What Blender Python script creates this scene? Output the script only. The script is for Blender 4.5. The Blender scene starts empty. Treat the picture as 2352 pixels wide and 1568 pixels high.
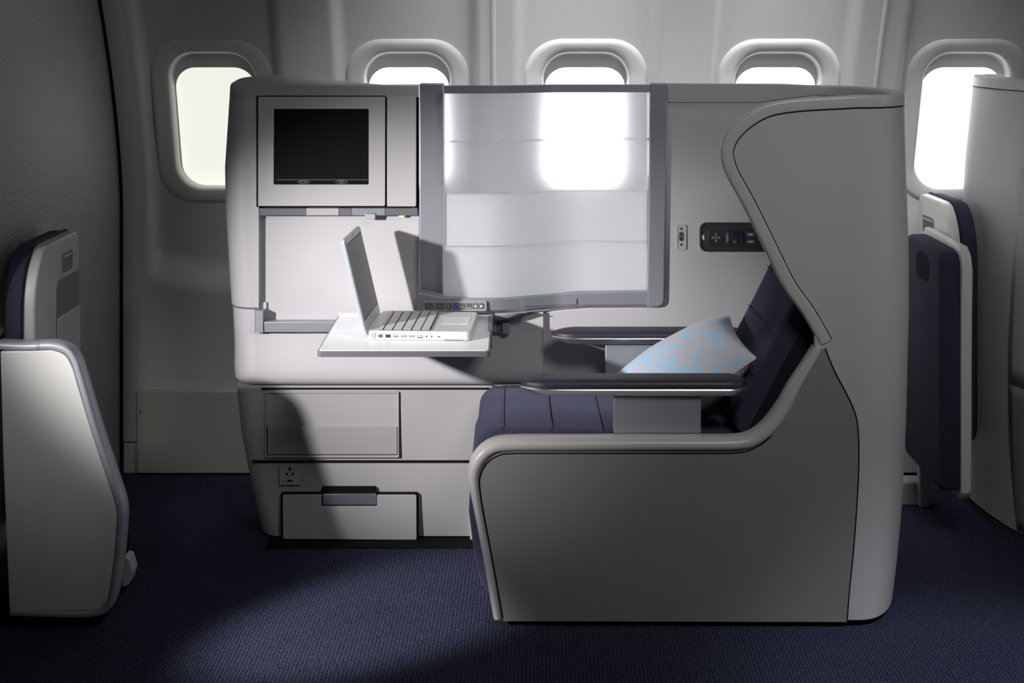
import bpy, math, random
from mathutils import Vector, Matrix
random.seed(7)
C = bpy.context.scene.collection
F, D0, H, HX, HY = 3087.0, 3.4, 1.52, 1176.0, 60.0   # focal length in pixels, camera distance, eye height, vanishing point

def W(px, py, Y):
    d = (Y + D0) / F
    return Vector(((px - HX) * d, Y, H - (py - HY) * d))
def XZ(pts, Y):
    return [(W(x, y, Y).x, W(x, y, Y).z) for x, y in pts]
def wx(px, Y): return (px - HX) * (Y + D0) / F
def wz(py, Y): return H - (py - HY) * (Y + D0) / F

# ------------------------------------------------------------------ materials
def nt(name):
    m = bpy.data.materials.new(name); m.use_nodes = True
    n = m.node_tree.nodes; b = n['Principled BSDF']
    return m, m.node_tree, n, b
def link(t, a, b): t.links.new(a, b)

def plastic(name, col, rough=0.42, speck=0.0, bump=0.0, metal=0.0, bscale=900, spec=0.5, coat=0.0):
    m, t, n, b = nt(name)
    b.inputs['Roughness'].default_value = rough
    b.inputs['Metallic'].default_value = metal
    b.inputs['Specular IOR Level'].default_value = spec
    b.inputs['Coat Weight'].default_value = coat
    tc = n.new('ShaderNodeTexCoord')
    no = n.new('ShaderNodeTexNoise'); no.inputs['Scale'].default_value = 3.0; no.inputs['Detail'].default_value = 3
    link(t, tc.outputs['Object'], no.inputs['Vector'])
    mx = n.new('ShaderNodeMix'); mx.data_type = 'RGBA'
    mx.inputs['A'].default_value = tuple(c * 0.97 for c in col) + (1,)
    mx.inputs['B'].default_value = tuple(min(1, c * 1.03) for c in col) + (1,)
    link(t, no.outputs['Fac'], mx.inputs['Factor'])
    out = mx.outputs['Result']
    if speck:
        vo = n.new('ShaderNodeTexVoronoi'); vo.inputs['Scale'].default_value = 95
        link(t, tc.outputs['Object'], vo.inputs['Vector'])
        lt = n.new('ShaderNodeMath'); lt.operation = 'LESS_THAN'; lt.inputs[1].default_value = 0.13
        link(t, vo.outputs['Distance'], lt.inputs[0])
        sep = n.new('ShaderNodeSeparateColor'); link(t, vo.outputs['Color'], sep.inputs[0])
        gt = n.new('ShaderNodeMath'); gt.operation = 'GREATER_THAN'; gt.inputs[1].default_value = 0.62
        link(t, sep.outputs[0], gt.inputs[0])
        mu = n.new('ShaderNodeMath'); mu.operation = 'MULTIPLY'
        link(t, lt.outputs[0], mu.inputs[0]); link(t, gt.outputs[0], mu.inputs[1])
        m2 = n.new('ShaderNodeMath'); m2.operation = 'MULTIPLY'; m2.inputs[1].default_value = speck
        link(t, mu.outputs[0], m2.inputs[0])
        mx2 = n.new('ShaderNodeMix'); mx2.data_type = 'RGBA'
        mx2.inputs['B'].default_value = (col[0]*0.35, col[1]*0.32, col[2]*0.28, 1)
        link(t, m2.outputs[0], mx2.inputs['Factor']); link(t, out, mx2.inputs['A'])
        out = mx2.outputs['Result']
    link(t, out, b.inputs['Base Color'])
    if bump:
        nb = n.new('ShaderNodeTexNoise'); nb.inputs['Scale'].default_value = bscale; nb.inputs['Detail'].default_value = 2
        link(t, tc.outputs['Object'], nb.inputs['Vector'])
        bp = n.new('ShaderNodeBump'); bp.inputs['Strength'].default_value = bump; bp.inputs['Distance'].default_value = 0.002
        link(t, nb.outputs['Fac'], bp.inputs['Height']); link(t, bp.outputs['Normal'], b.inputs['Normal'])
    return m

def fabric(name, col, col2, scale=420, zig=True):
    m, t, n, b = nt(name)
    b.inputs['Roughness'].default_value = 0.9
    b.inputs['Specular IOR Level'].default_value = 0.2
    b.inputs['Sheen Weight'].default_value = 0.25
    b.inputs['Sheen Tint'].default_value = (0.5, 0.5, 0.75, 1)
    tc = n.new('ShaderNodeTexCoord')
    mp = n.new('ShaderNodeMapping'); mp.inputs['Rotation'].default_value = (0.35, 0.2, 0.6)
    link(t, tc.outputs['Object'], mp.inputs['Vector'])
    wv = n.new('ShaderNodeTexWave'); wv.inputs['Scale'].default_value = scale * 0.28; wv.inputs['Distortion'].default_value = 3.0
    wv.inputs['Detail'].default_value = 1.0; wv.inputs['Detail Scale'].default_value = 4
    link(t, mp.outputs['Vector'], wv.inputs['Vector'])
    no = n.new('ShaderNodeTexNoise'); no.inputs['Scale'].default_value = 7; no.inputs['Detail'].default_value = 4
    link(t, tc.outputs['Object'], no.inputs['Vector'])
    ad = n.new('ShaderNodeMath'); ad.operation = 'MULTIPLY'
    link(t, wv.outputs['Fac'], ad.inputs[0]); link(t, no.outputs['Fac'], ad.inputs[1])
    mx = n.new('ShaderNodeMix'); mx.data_type = 'RGBA'
    mx.inputs['A'].default_value = col + (1,); mx.inputs['B'].default_value = col2 + (1,)
    link(t, ad.outputs[0], mx.inputs['Factor']); link(t, mx.outputs['Result'], b.inputs['Base Color'])
    bp = n.new('ShaderNodeBump'); bp.inputs['Strength'].default_value = 0.35; bp.inputs['Distance'].default_value = 0.001
    link(t, wv.outputs['Fac'], bp.inputs['Height']); link(t, bp.outputs['Normal'], b.inputs['Normal'])
    return m

def herring(name):
    m, t, n, b = nt(name)
    b.inputs['Roughness'].default_value = 0.9; b.inputs['Specular IOR Level'].default_value = 0.2
    tc = n.new('ShaderNodeTexCoord')
    sp = n.new('ShaderNodeSeparateXYZ'); link(t, tc.outputs['Object'], sp.inputs[0])
    def mth(op, a, bb=None):
        q = n.new('ShaderNodeMath'); q.operation = op
        for i, v in enumerate((a, bb)):
            if v is None: continue
            if isinstance(v, (int, float)): q.inputs[i].default_value = v
            else: link(t, v, q.inputs[i])
        return q.outputs[0]
    xy = mth('ADD', sp.outputs[0], sp.outputs[1])
    tri = mth('PINGPONG', xy, 0.011)
    ph = mth('ADD', sp.outputs[2], tri)
    st = mth('PINGPONG', ph, 0.0022)
    fac = mth('MULTIPLY', st, 420.0)
    mx = n.new('ShaderNodeMix'); mx.data_type = 'RGBA'
    mx.inputs['A'].default_value = (0.014, 0.014, 0.026, 1); mx.inputs['B'].default_value = (0.062, 0.062, 0.105, 1)
    link(t, fac, mx.inputs['Factor']); link(t, mx.outputs['Result'], b.inputs['Base Color'])
    return m

def carpet_mat():
    m, t, n, b = nt('carpet_navy')
    b.inputs['Roughness'].default_value = 0.95; b.inputs['Specular IOR Level'].default_value = 0.1
    tc = n.new('ShaderNodeTexCoord')
    mp = n.new('ShaderNodeMapping'); mp.inputs['Rotation'].default_value = (0, 0, 0.05); mp.inputs['Scale'].default_value = (1, 0.45, 1)
    link(t, tc.outputs['Object'], mp.inputs['Vector'])
    wv = n.new('ShaderNodeTexWave'); wv.inputs['Scale'].default_value = 33; wv.inputs['Distortion'].default_value = 6.5
    wv.inputs['Detail'].default_value = 2; wv.inputs['Detail Scale'].default_value = 12
    link(t, mp.outputs['Vector'], wv.inputs['Vector'])
    n1 = n.new('ShaderNodeTexNoise'); n1.inputs['Scale'].default_value = 230; n1.inputs['Detail'].default_value = 2
    link(t, mp.outputs['Vector'], n1.inputs['Vector'])
    n2 = n.new('ShaderNodeTexNoise'); n2.inputs['Scale'].default_value = 360; n2.inputs['Detail'].default_value = 1
    link(t, tc.outputs['Object'], n2.inputs['Vector'])
    r1 = n.new('ShaderNodeValToRGB'); r1.color_ramp.elements[0].position = 0.38; r1.color_ramp.elements[1].position = 0.66
    r1.color_ramp.elements[0].color = (0.010, 0.013, 0.032, 1); r1.color_ramp.elements[1].color = (0.046, 0.050, 0.092, 1)
    mm = n.new('ShaderNodeMath'); mm.operation = 'MULTIPLY_ADD'; mm.inputs[1].default_value = 0.42; 
    link(t, wv.outputs['Fac'], mm.inputs[0]); 
    h2 = n.new('ShaderNodeMath'); h2.operation = 'MULTIPLY'; h2.inputs[1].default_value = 0.62
    link(t, n1.outputs['Fac'], h2.inputs[0]); link(t, h2.outputs[0], mm.inputs[2])
    link(t, mm.outputs[0], r1.inputs['Fac'])
    r2 = n.new('ShaderNodeValToRGB'); r2.color_ramp.elements[0].position = 0.61; r2.color_ramp.elements[1].position = 0.72
    link(t, n2.outputs['Fac'], r2.inputs['Fac'])
    mx = n.new('ShaderNodeMix'); mx.data_type = 'RGBA'; mx.inputs['B'].default_value = (0.17, 0.165, 0.18, 1)
    link(t, r2.outputs['Color'], mx.inputs['Factor']); link(t, r1.outputs['Color'], mx.inputs['A'])
    link(t, mx.outputs['Result'], b.inputs['Base Color'])
    bp = n.new('ShaderNodeBump'); bp.inputs['Strength'].default_value = 0.7; bp.inputs['Distance'].default_value = 0.004
    link(t, mm.outputs[0], bp.inputs['Height']); link(t, bp.outputs['Normal'], b.inputs['Normal'])
    return m

def emis(name, col, s):
    m, t, n, b = nt(name)
    b.inputs['Base Color'].default_value = col + (1,)
    b.inputs['Emission Color'].default_value = col + (1,)
    b.inputs['Emission Strength'].default_value = s
    b.inputs['Roughness'].default_value = 0.3
    return m

def frost(name, trans, rough, white, tint=(0.93, 0.95, 1.0), ior=1.25, front=0.5):
    m, t, n, b = nt(name)
    b.inputs['Base Color'].default_value = tint + (1,)
    b.inputs['Roughness'].default_value = rough
    b.inputs['Transmission Weight'].default_value = 1.0
    b.inputs['IOR'].default_value = ior
    out = n['Material Output']
    tr = n.new('ShaderNodeBsdfTranslucent'); tr.inputs[0].default_value = (white, white, white*1.02, 1)
    df = n.new('ShaderNodeBsdfDiffuse'); df.inputs[0].default_value = (white, white, white*1.02, 1)
    m1 = n.new('ShaderNodeMixShader'); m1.inputs[0].default_value = front
    link(t, tr.outputs[0], m1.inputs[1]); link(t, df.outputs[0], m1.inputs[2])
    tc = n.new('ShaderNodeTexCoord'); no = n.new('ShaderNodeTexNoise'); no.inputs['Scale'].default_value = 5
    link(t, tc.outputs['Object'], no.inputs['Vector'])
    mr = n.new('ShaderNodeMapRange'); mr.inputs['To Min'].default_value = max(0, 1-trans-0.07); mr.inputs['To Max'].default_value = min(1, 1-trans+0.07)
    link(t, no.outputs['Fac'], mr.inputs['Value'])
    m2 = n.new('ShaderNodeMixShader'); link(t, mr.outputs[0], m2.inputs[0])
    link(t, b.outputs[0], m2.inputs[1]); link(t, m1.outputs[0], m2.inputs[2])
    link(t, m2.outputs[0], out.inputs['Surface'])
    return m

def pillow_mat():
    m, t, n, b = nt('pillow_damask')
    b.inputs['Roughness'].default_value = 0.5; b.inputs['Sheen Weight'].default_value = 0.3
    tc = n.new('ShaderNodeTexCoord')
    no = n.new('ShaderNodeTexNoise'); no.inputs['Scale'].default_value = 7; no.inputs['Detail'].default_value = 2
    link(t, tc.outputs['Object'], no.inputs['Vector'])
    mxv = n.new('ShaderNodeMix'); mxv.data_type = 'RGBA'; mxv.inputs['Factor'].default_value = 0.16
    link(t, tc.outputs['Object'], mxv.inputs['A']); link(t, no.outputs['Color'], mxv.inputs['B'])
    wv = n.new('ShaderNodeTexWave'); wv.wave_type = 'RINGS'; wv.inputs['Scale'].default_value = 7.5; wv.inputs['Distortion'].default_value = 11; wv.inputs['Detail'].default_value = 3.0
    wv.inputs['Detail Scale'].default_value = 2.4
    link(t, mxv.outputs['Result'], wv.inputs['Vector'])
    r = n.new('ShaderNodeValToRGB'); r.color_ramp.elements[0].position = 0.47; r.color_ramp.elements[1].position = 0.53
    r.color_ramp.elements[0].color = (0.48, 0.70, 0.92, 1); r.color_ramp.elements[1].color = (0.66, 0.65, 0.70, 1)
    link(t, wv.outputs['Fac'], r.inputs['Fac']); link(t, r.outputs['Color'], b.inputs['Base Color'])
    return m

def leatherwall():
    m, t, n, b = nt('bulkhead_textured')
    b.inputs['Roughness'].default_value = 0.5
    b.inputs['Base Color'].default_value = (0.27, 0.265, 0.26, 1)
    tc = n.new('ShaderNodeTexCoord')
    mp = n.new('ShaderNodeMapping'); mp.inputs['Scale'].default_value = (1, 0.42, 1)
    link(t, tc.outputs['Object'], mp.inputs['Vector'])
    no = n.new('ShaderNodeTexNoise'); no.inputs['Scale'].default_value = 130; no.inputs['Detail'].default_value = 4
    link(t, mp.outputs['Vector'], no.inputs['Vector'])
    bp = n.new('ShaderNodeBump'); bp.inputs['Strength'].default_value = 0.8; bp.inputs['Distance'].default_value = 0.004
    link(t, no.outputs['Fac'], bp.inputs['Height']); link(t, bp.outputs['Normal'], b.inputs['Normal'])
    return m

M = dict(
    shell=plastic('shell_grey', (0.50, 0.49, 0.497), 0.45, bump=0.05),
    trim=plastic('trim_grey', (0.54, 0.52, 0.51), 0.33, bump=0.03),
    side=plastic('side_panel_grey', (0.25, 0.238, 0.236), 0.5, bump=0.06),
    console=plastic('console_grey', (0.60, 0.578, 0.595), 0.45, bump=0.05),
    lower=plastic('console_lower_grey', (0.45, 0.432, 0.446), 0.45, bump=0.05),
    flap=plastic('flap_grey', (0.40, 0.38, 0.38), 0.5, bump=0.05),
    wall=plastic('sidewall_speckled', (0.52, 0.515, 0.51), 0.38, speck=0.45),
    bezel=plastic('window_bezel', (0.58, 0.575, 0.56), 0.28),
    shade=plastic('window_shade', (0.66, 0.66, 0.64), 0.5),
    dado=plastic('dado_panel', (0.42, 0.41, 0.375), 0.55),
    alu=plastic('aluminium_paint', (0.37, 0.38, 0.42), 0.40, metal=0.3, bump=0.04, bscale=1500),
    aludark=plastic('aluminium_dark', (0.20, 0.20, 0.22), 0.42, metal=0.25),
    alubright=plastic('aluminium_bright', (0.62, 0.63, 0.66), 0.26, metal=0.85),
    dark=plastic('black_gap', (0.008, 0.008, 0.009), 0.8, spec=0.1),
    black=plastic('screen_black', (0.006, 0.006, 0.007), 0.5, spec=0.15),
    darkplastic=plastic('dark_grey_plastic', (0.055, 0.053, 0.055), 0.4),
    midplastic=plastic('mid_grey_plastic', (0.13, 0.125, 0.12), 0.45),
    bluebtn=emis('blue_button', (0.012, 0.010, 0.16), 0.25),
    mark=plastic('white_marking', (0.78, 0.78, 0.80), 0.5),
    faint=plastic('grey_marking', (0.40, 0.40, 0.42), 0.5),
    white=plastic('white_laminate', (0.96, 0.96, 0.96), 0.35),
    laptopw=plastic('laptop_white', (0.80, 0.80, 0.80), 0.28),
    laptopk=plastic('laptop_key', (0.62, 0.62, 0.63), 0.45),
    laptopdeck=plastic('laptop_deck', (0.66, 0.66, 0.66), 0.4),
    lid=plastic('laptop_lid', (0.60, 0.64, 0.69), 0.3, metal=0.2),
    lcd=plastic('laptop_display', (0.23, 0.215, 0.22), 0.4, spec=0.2),
    navy=fabric('navy_fabric', (0.027, 0.027, 0.050), (0.074, 0.074, 0.128)),
    navydark=fabric('navy_fabric_dark', (0.008, 0.008, 0.014), (0.018, 0.018, 0.03)),
    herring=herring('navy_herringbone'),
    leather=plastic('navy_leather', (0.032, 0.029, 0.044), 0.48, bump=0.15, bscale=600),
    frosthi=frost('frosted_clear', 0.80, 0.30, 0.78),
    frostlo=frost('frosted_milky', 0.34, 0.45, 0.92),
    frostlip=frost('frosted_lip', 0.80, 0.10, 1.0, tint=(1,1,1), ior=1.03, front=0.25),
    pane=emis('window_pane_daylight', (1.0, 1.0, 1.0), 2.2),
    panedim=emis('window_pane_soft', (0.82, 0.81, 0.74), 1.0),
    lamp=emis('reading_light_glow', (0.8, 0.74, 0.45), 0.4),
    pillow=pillow_mat(),
    satin=plastic('pillow_satin', (0.80, 0.80, 0.83), 0.4),
    carpet=carpet_mat(),
    bulk=leatherwall(),
    shellw=plastic('footrest_shell', (0.62, 0.61, 0.59), 0.35),
    shellg=plastic('footrest_shell_grey', (0.36, 0.355, 0.36), 0.42),
    handset=plastic('handset_dark', (0.040, 0.039, 0.041), 0.45),
    lcdblue=plastic('handset_display', (0.03, 0.045, 0.06), 0.2),
    green=plastic('handset_green', (0.12, 0.20, 0.20), 0.5),
)

# ------------------------------------------------------------------ mesh helpers
ROOT = {}
def thing(name, label, cat, loc=(0, 0, 0), group=None):
    o = bpy.data.objects.new(name, None); C.objects.link(o)
    o.location = loc; o['label'] = label; o['category'] = cat; o.empty_display_size = 0.05
    if group: o['group'] = group
    ROOT[o.name] = Vector(loc)
    return o

class MB:
    def __init__(s): s.v = []; s.f = []; s.mi = []
    def add(s, v, f, mi=0):
        b = len(s.v); s.v += [Vector(p) for p in v]
        s.f += [tuple(b + i for i in q) for q in f]; s.mi += [mi] * len(f)
        return s
    def box(s, x0, x1, y0, y1, z0, z1, mi=0):
        v = [(x0,y0,z0),(x1,y0,z0),(x1,y1,z0),(x0,y1,z0),(x0,y0,z1),(x1,y0,z1),(x1,y1,z1),(x0,y1,z1)]
        f = [(3,2,1,0),(4,5,6,7),(0,1,5,4),(1,2,6,5),(2,3,7,6),(3,0,4,7)]
        return s.add(v, f, mi)
    def pbox(s, px0, px1, py0, py1, y0, y1, mi=0):   # a box from its front face's edges
        a = W(px0, py1, y0); b = W(px1, py0, y0)
        return s.box(a.x, b.x, y0, y1, a.z, b.z, mi)
    def prism(s, xz, y0, y1, mi=0):
        n = len(xz)
        ar = sum(xz[i][0]*xz[(i+1)%n][1]-xz[(i+1)%n][0]*xz[i][1] for i in range(n))
        if ar < 0: xz = xz[::-1]
        v = [(x, y0, z) for x, z in xz] + [(x, y1, z) for x, z in xz]
        f = [tuple(range(n)), tuple(range(2*n-1, n-1, -1))]
        f += [(i, n+i, n+(i+1)%n, (i+1)%n) for i in range(n)]
        return s.add(v, f, mi)
    def xprism(s, yz, x0, x1, mi=0):
        n = len(yz)
        ar = sum(yz[i][0]*yz[(i+1)%n][1]-yz[(i+1)%n][0]*yz[i][1] for i in range(n))
        if ar < 0: yz = yz[::-1]
        v = [(x1, y, z) for y, z in yz] + [(x0, y, z) for y, z in yz]
        f = [tuple(range(n)), tuple(range(2*n-1, n-1, -1))]
        f += [(i, n+i, n+(i+1)%n, (i+1)%n) for i in range(n)]
        return s.add(v, f, mi)
    def zprism(s, xy, z0, z1, mi=0):
        n = len(xy)
        ar = sum(xy[i][0]*xy[(i+1)%n][1]-xy[(i+1)%n][0]*xy[i][1] for i in range(n))
        if ar < 0: xy = xy[::-1]
        v = [(x, y, z1) for x, y in xy] + [(x, y, z0) for x, y in xy]
        f = [tuple(range(n)), tuple(range(2*n-1, n-1, -1))]
        f += [(i, n+i, n+(i+1)%n, (i+1)%n) for i in range(n)]
        return s.add(v, f, mi)
    def rings(s, rings, closed=True, caps=True, mi=0):
        n = len(rings[0]); v = [p for r in rings for p in r]; f = []
        for k in range(len(rings)-1):
            for i in range(n if closed else n-1):
                j = (i+1) % n
                f.append((k*n+i, k*n+j, (k+1)*n+j, (k+1)*n+i))
        if caps and closed:
            f.append(tuple(range(n-1, -1, -1))); f.append(tuple((len(rings)-1)*n+i for i in range(n)))
        return s.add(v, f, mi)
    def grid(s, rows, mi=0): return s.rings(rows, closed=False, caps=False, mi=mi)
    def tube(s, path, r, n=8, mi=0):
        path = [Vector(p) for p in path]; rr = []
        for i, p in enumerate(path):
            t = (path[min(i+1, len(path)-1)] - path[max(i-1, 0)]).normalized()
            a = t.cross(Vector((0, 1, 0)) if abs(t.y) < 0.9 else Vector((0, 0, 1))).normalized(); b = t.cross(a)
            ri = r[i] if isinstance(r, (list, tuple)) else r
            rr.append([p + a*ri*math.cos(2*math.pi*k/n) + b*ri*math.sin(2*math.pi*k/n) for k in range(n)])
        return s.rings(rr, mi=mi)
    def sweep(s, path, avec, nvec, sec, mi=0):
        return s.rings([[p + a*q[0] + nn*q[1] for q in sec] for p, a, nn in zip(path, avec, nvec)], mi=mi)
    def xform(s, mat):
        s.v = [mat @ p for p in s.v]; return s
    def build(s, name, mat, parent=None, bevel=0, seg=3, smooth=True, sub=0, solid=0, label=None, kind=None, angle=40):
        off = Vector((0, 0, 0)); r = parent
        while r is not None:
            if r.name in ROOT: off = ROOT[r.name]; break
            r = r.parent
        me = bpy.data.meshes.new(name)
        me.from_pydata([p - off for p in s.v], [], s.f)
        for m in (mat if isinstance(mat, (list, tuple)) else [mat]): me.materials.append(m)
        me.polygons.foreach_set('material_index', s.mi)
        me.update()
        import bmesh
        bm = bmesh.new(); bm.from_mesh(me); bmesh.ops.recalc_face_normals(bm, faces=bm.faces[:]); bm.to_mesh(me); bm.free()
        if smooth:
            me.shade_smooth()
            me.set_sharp_from_angle(angle=math.radians(angle))
        o = bpy.data.objects.new(name, me); C.objects.link(o)
        if parent is not None: o.parent = parent
        if solid:
            q = o.modifiers.new('solid', 'SOLIDIFY'); q.thickness = solid; q.offset = -1
        if bevel:
            q = o.modifiers.new('bevel', 'BEVEL'); q.width = bevel; q.segments = seg; q.limit_method = 'ANGLE'; q.angle_limit = math.radians(35); q.harden_normals = False
        if sub:
            q = o.modifiers.new('sub', 'SUBSURF'); q.levels = sub; q.render_levels = sub
        if label: o['label'] = label
        if kind: o['kind'] = kind
        return o

def fillet(pts, r, n=6):
    out = []; N = len(pts)
    for i in range(N):
        p = Vector(pts[i]); a = Vector(pts[i-1]); b = Vector(pts[(i+1) % N])
        ri = r[i] if isinstance(r, (list, tuple)) else r
        if ri <= 0: out.append(tuple(p)); continue
        u = (a-p).normalized(); w = (b-p).normalized()
        ang = u.angle(w); d = min(ri/math.tan(ang/2), (a-p).length*0.49, (b-p).length*0.49)
        p0 = p+u*d; p1 = p+w*d
        for k in range(n+1):
            t = k/n
            out.append(tuple(p0*(1-t)**2 + p*2*t*(1-t) + p1*t*t))
    return out
def rrect(x0, x1, z0, z1, r, n=8):
    out = []
    rr = r if isinstance(r, (list, tuple)) else (r,)*4
    for (cx, cz, a0), q in zip(((x1, z1, 0), (x0, z1, 90), (x0, z0, 180), (x1, z0, 270)), rr):
        sx = -1 if a0 in (0, 270) else 1; sz = -1 if a0 in (0, 90) else 1
        for k in range(n+1):
            a = math.radians(a0 + 90*k/n)
            out.append((cx + sx*q + q*math.cos(a), cz + sz*q + q*math.sin(a)))
    return out
def spline(pts, n=6):
    P = [Vector(p) for p in pts]; out = []
    for i in range(len(P)-1):
        p0 = P[max(i-1, 0)]; p1 = P[i]; p2 = P[i+1]; p3 = P[min(i+2, len(P)-1)]
        for k in range(n):
            t = k/n
            out.append(0.5*((2*p1)+(p2-p0)*t+(2*p0-5*p1+4*p2-p3)*t*t+(3*p1-p0-3*p2+p3)*t**3))
    out.append(P[-1]); return out
def lerp_tab(tab, x):
    if x <= tab[0][0]: return tab[0][1]
    for (a, b), (c, d) in zip(tab, tab[1:]):
        if x <= c: return b + (d-b)*(x-a)/(c-a)
    return tab[-1][1]
def sstep(a, b, x):
    t = max(0, min(1, (x-a)/(b-a))); return t*t*(3-2*t)

def text_geo(body, size):
    cu = bpy.data.curves.new('t', 'FONT'); cu.body = body; cu.size = size; cu.align_x = 'CENTER'; cu.align_y = 'CENTER'
    ob = bpy.data.objects.new('t', cu); C.objects.link(ob)
    dg = bpy.context.evaluated_depsgraph_get(); dg.update()
    me = bpy.data.meshes.new_from_object(ob.evaluated_get(dg))
    v = [p.co.copy() for p in me.vertices]; f = [tuple(q.vertices) for q in me.polygons]
    bpy.data.objects.remove(ob); bpy.data.curves.remove(cu); bpy.data.meshes.remove(me)
    return v, f
def ellipse(cx, cz, a, b, n=28):
    return [(cx + a*math.cos(2*math.pi*k/n), cz + b*math.sin(2*math.pi*k/n)) for k in range(n)]
def ring_xz(mb, outer, inner, y0, y1, mi=0):
    n = len(outer)
    mb.rings([[(x, y1, z) for x, z in outer], [(x, y0, z) for x, z in outer], [(x, y0, z) for x, z in inner], [(x, y1, z) for x, z in inner]], caps=False, mi=mi)
    return mb

# ------------------------------------------------------------------ setting
MB().box(-3.2, 3.6, -3.2, 1.25, -0.05, 0.0).build('floor', M['carpet'], kind='structure')

def Yw(z):
    return 1.176 - 0.30*(max(0.0, z-0.9)/0.8)**1.6
WIN = [-1.004, -0.3495, 0.247, 0.892, 1.522]
BAYW = 0.232
def wall_y(x, z):
    y = Yw(z); d = 0
    for c in WIN:
        fx = sstep(-BAYW-0.006, -BAYW+0.026, x-c) * (1 - sstep(BAYW-0.026, BAYW+0.006, x-c))
        lo = 0.635 + 0.05*abs((x-c)/BAYW)**2
        fz = sstep(lo-0.03, lo+0.09, z)
        d = max(d, fx*fz)
    return y + 0.042*d
ZC, ZH_O, ZH_I = 1.197, 0.281, 0.234
# the sidewall is a moulded grid with a hole for every window
xs = [-1.36 + 0.012*i for i in range(int(3.6/0.012))]; zs = [0.012*i for i in range(int(2.1/0.012))]
def in_rr(x, z, hx, hz, r):
    qx = max(abs(x)-hx+r, 0); qz = max(abs(z)-hz+r, 0)
    return qx*qx+qz*qz < r*r and abs(x) < hx and abs(z) < hz
V = []; Fc = []
nx, nz = len(xs), len(zs)
for z in zs:
    for x in xs: V.append((x, wall_y(x, z), z))
for k in range(nz-1):
    for i in range(nx-1):
        xc = xs[i]+0.006; zc = zs[k]+0.006
        if any(in_rr(xc-c, zc-ZC, 0.160, 0.250, 0.1) for c in WIN): continue
        Fc.append((k*nx+i, k*nx+i+1, (k+1)*nx+i+1, (k+1)*nx+i))
MB().add(V, Fc).build('wall_back', M['wall'], kind='structure', angle=80)

def window(i, c, pane_mat):
    root = thing('window_%d' % i, 'x', 'x'); del root['label']; del root['category']; root['kind'] = 'structure'
    def ring(hx, hz, r, dy, cz=ZC):
        return [Vector((c+x, Yw(cz+z)+0.042+dy, cz+z)) for x, z in rrect(-hx, hx, -hz, hz, r, 10)]
    mb = MB()
    rs = [ring(0.206, ZH_O, 0.125, 0.006), ring(0.205, ZH_O-0.001, 0.124, -0.002), ring(0.197, ZH_O-0.009, 0.12, -0.007), ring(0.186, ZH_O-0.020, 0.112, -0.008),
          ring(0.160, 0.250, 0.095, -0.006), ring(0.150, 0.240, 0.09, -0.004), ring(0.145, 0.235, 0.088, 0.0), ring(0.141, 0.231, 0.086, 0.03), ring(0.138, 0.228, 0.084, 0.055)]
    mb.rings(rs, caps=False)
    mb.build('window_frame', M['bezel'], root, angle=60)
    # shade drawn a little way down, its lower edge rounded to the pane
    pz0, pz1 = 0.963, 1.381
    outer = rrect(-0.150, 0.150, ZC-0.240, ZC+0.240, 0.09, 10); inner = rrect(-0.1365, 0.1365, pz0, pz1, (0.072, 0.072, 0.086, 0.086), 10)
    mb = MB(); mb.rings([[Vector((c+x, Yw(z)+0.088, z)) for x, z in outer], [Vector((c+x, Yw(z)+0.088, z)) for x, z in inner], [Vector((c+x, Yw(z)+0.094, z)) for x, z in inner]], caps=False)
    mb.build('window_shade', M['shade'], root)
    mb = MB(); n = 12
    rows = []
    for k in range(n+1):
        z = pz0-0.01 + (pz1-pz0+0.02)*k/n
        rows.append([Vector((c-0.146, Yw(z)+0.0945, z)), Vector((c+0.146, Yw(z)+0.0945, z))])
    mb.grid(rows); mb.build('pane', pane_mat, root)
for i, c in enumerate(WIN): window(i+1, c, M['panedim'] if i == 0 else M['pane'])

def wall_strip(name, x0, x1, z0, z1, pro, mat, back=0.0):
    mb = MB(); rows = []
    n = 60
    for k in range(n+1):
        z = z0 + (z1-z0)*k/n; y = Yw(z)
        rows.append([(x0, y+back, z), (x0, y-pro*0.6, z), (x0+(x1-x0)*0.25, y-pro, z), (x1-(x1-x0)*0.25, y-pro, z), (x1, y-pro*0.6, z), (x1, y+back, z)])
    mb.grid(rows); return mb.build(name, mat, kind='structure')
wall_strip('trim_1', -0.068, -0.052, 0.3, 2.08, 0.008, M['bezel'])
wall_strip('trim_2', 1.200, 1.214, 0.3, 2.08, 0.010, M['bezel'])
wall_strip('trim_3', -1.322, -1.270, 0.11, 2.08, 0.012, M['dado'])
wall_strip('trim_4', -1.335, -1.322, 0.0, 2.08, 0.002, M['dark'])
mb = MB(); mb.box(-1.270, 2.2, 1.150, 1.176, 0.006, 0.284); 
mb.build('baseboard_back', M['dado'], bevel=0.004, kind='structure')
mb = MB(); mb.prism(ellipse(wx(323, 1.15), wz(944, 1.15), 0.008, 0.008, 16), 1.148, 1.152)
mb.prism(ellipse(wx(323, 1.15), wz(944, 1.15), 0.003, 0.003, 12), 1.1465, 1.149, mi=1)
mb.build('trim_5', [M['dado'], M['dark']], kind='structure')
MB().box(-1.372, -1.335, -0.015, 1.2, 0.0, 2.1).build('wall_left', M['bulk'], bevel=0.006, kind='structure')

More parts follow.
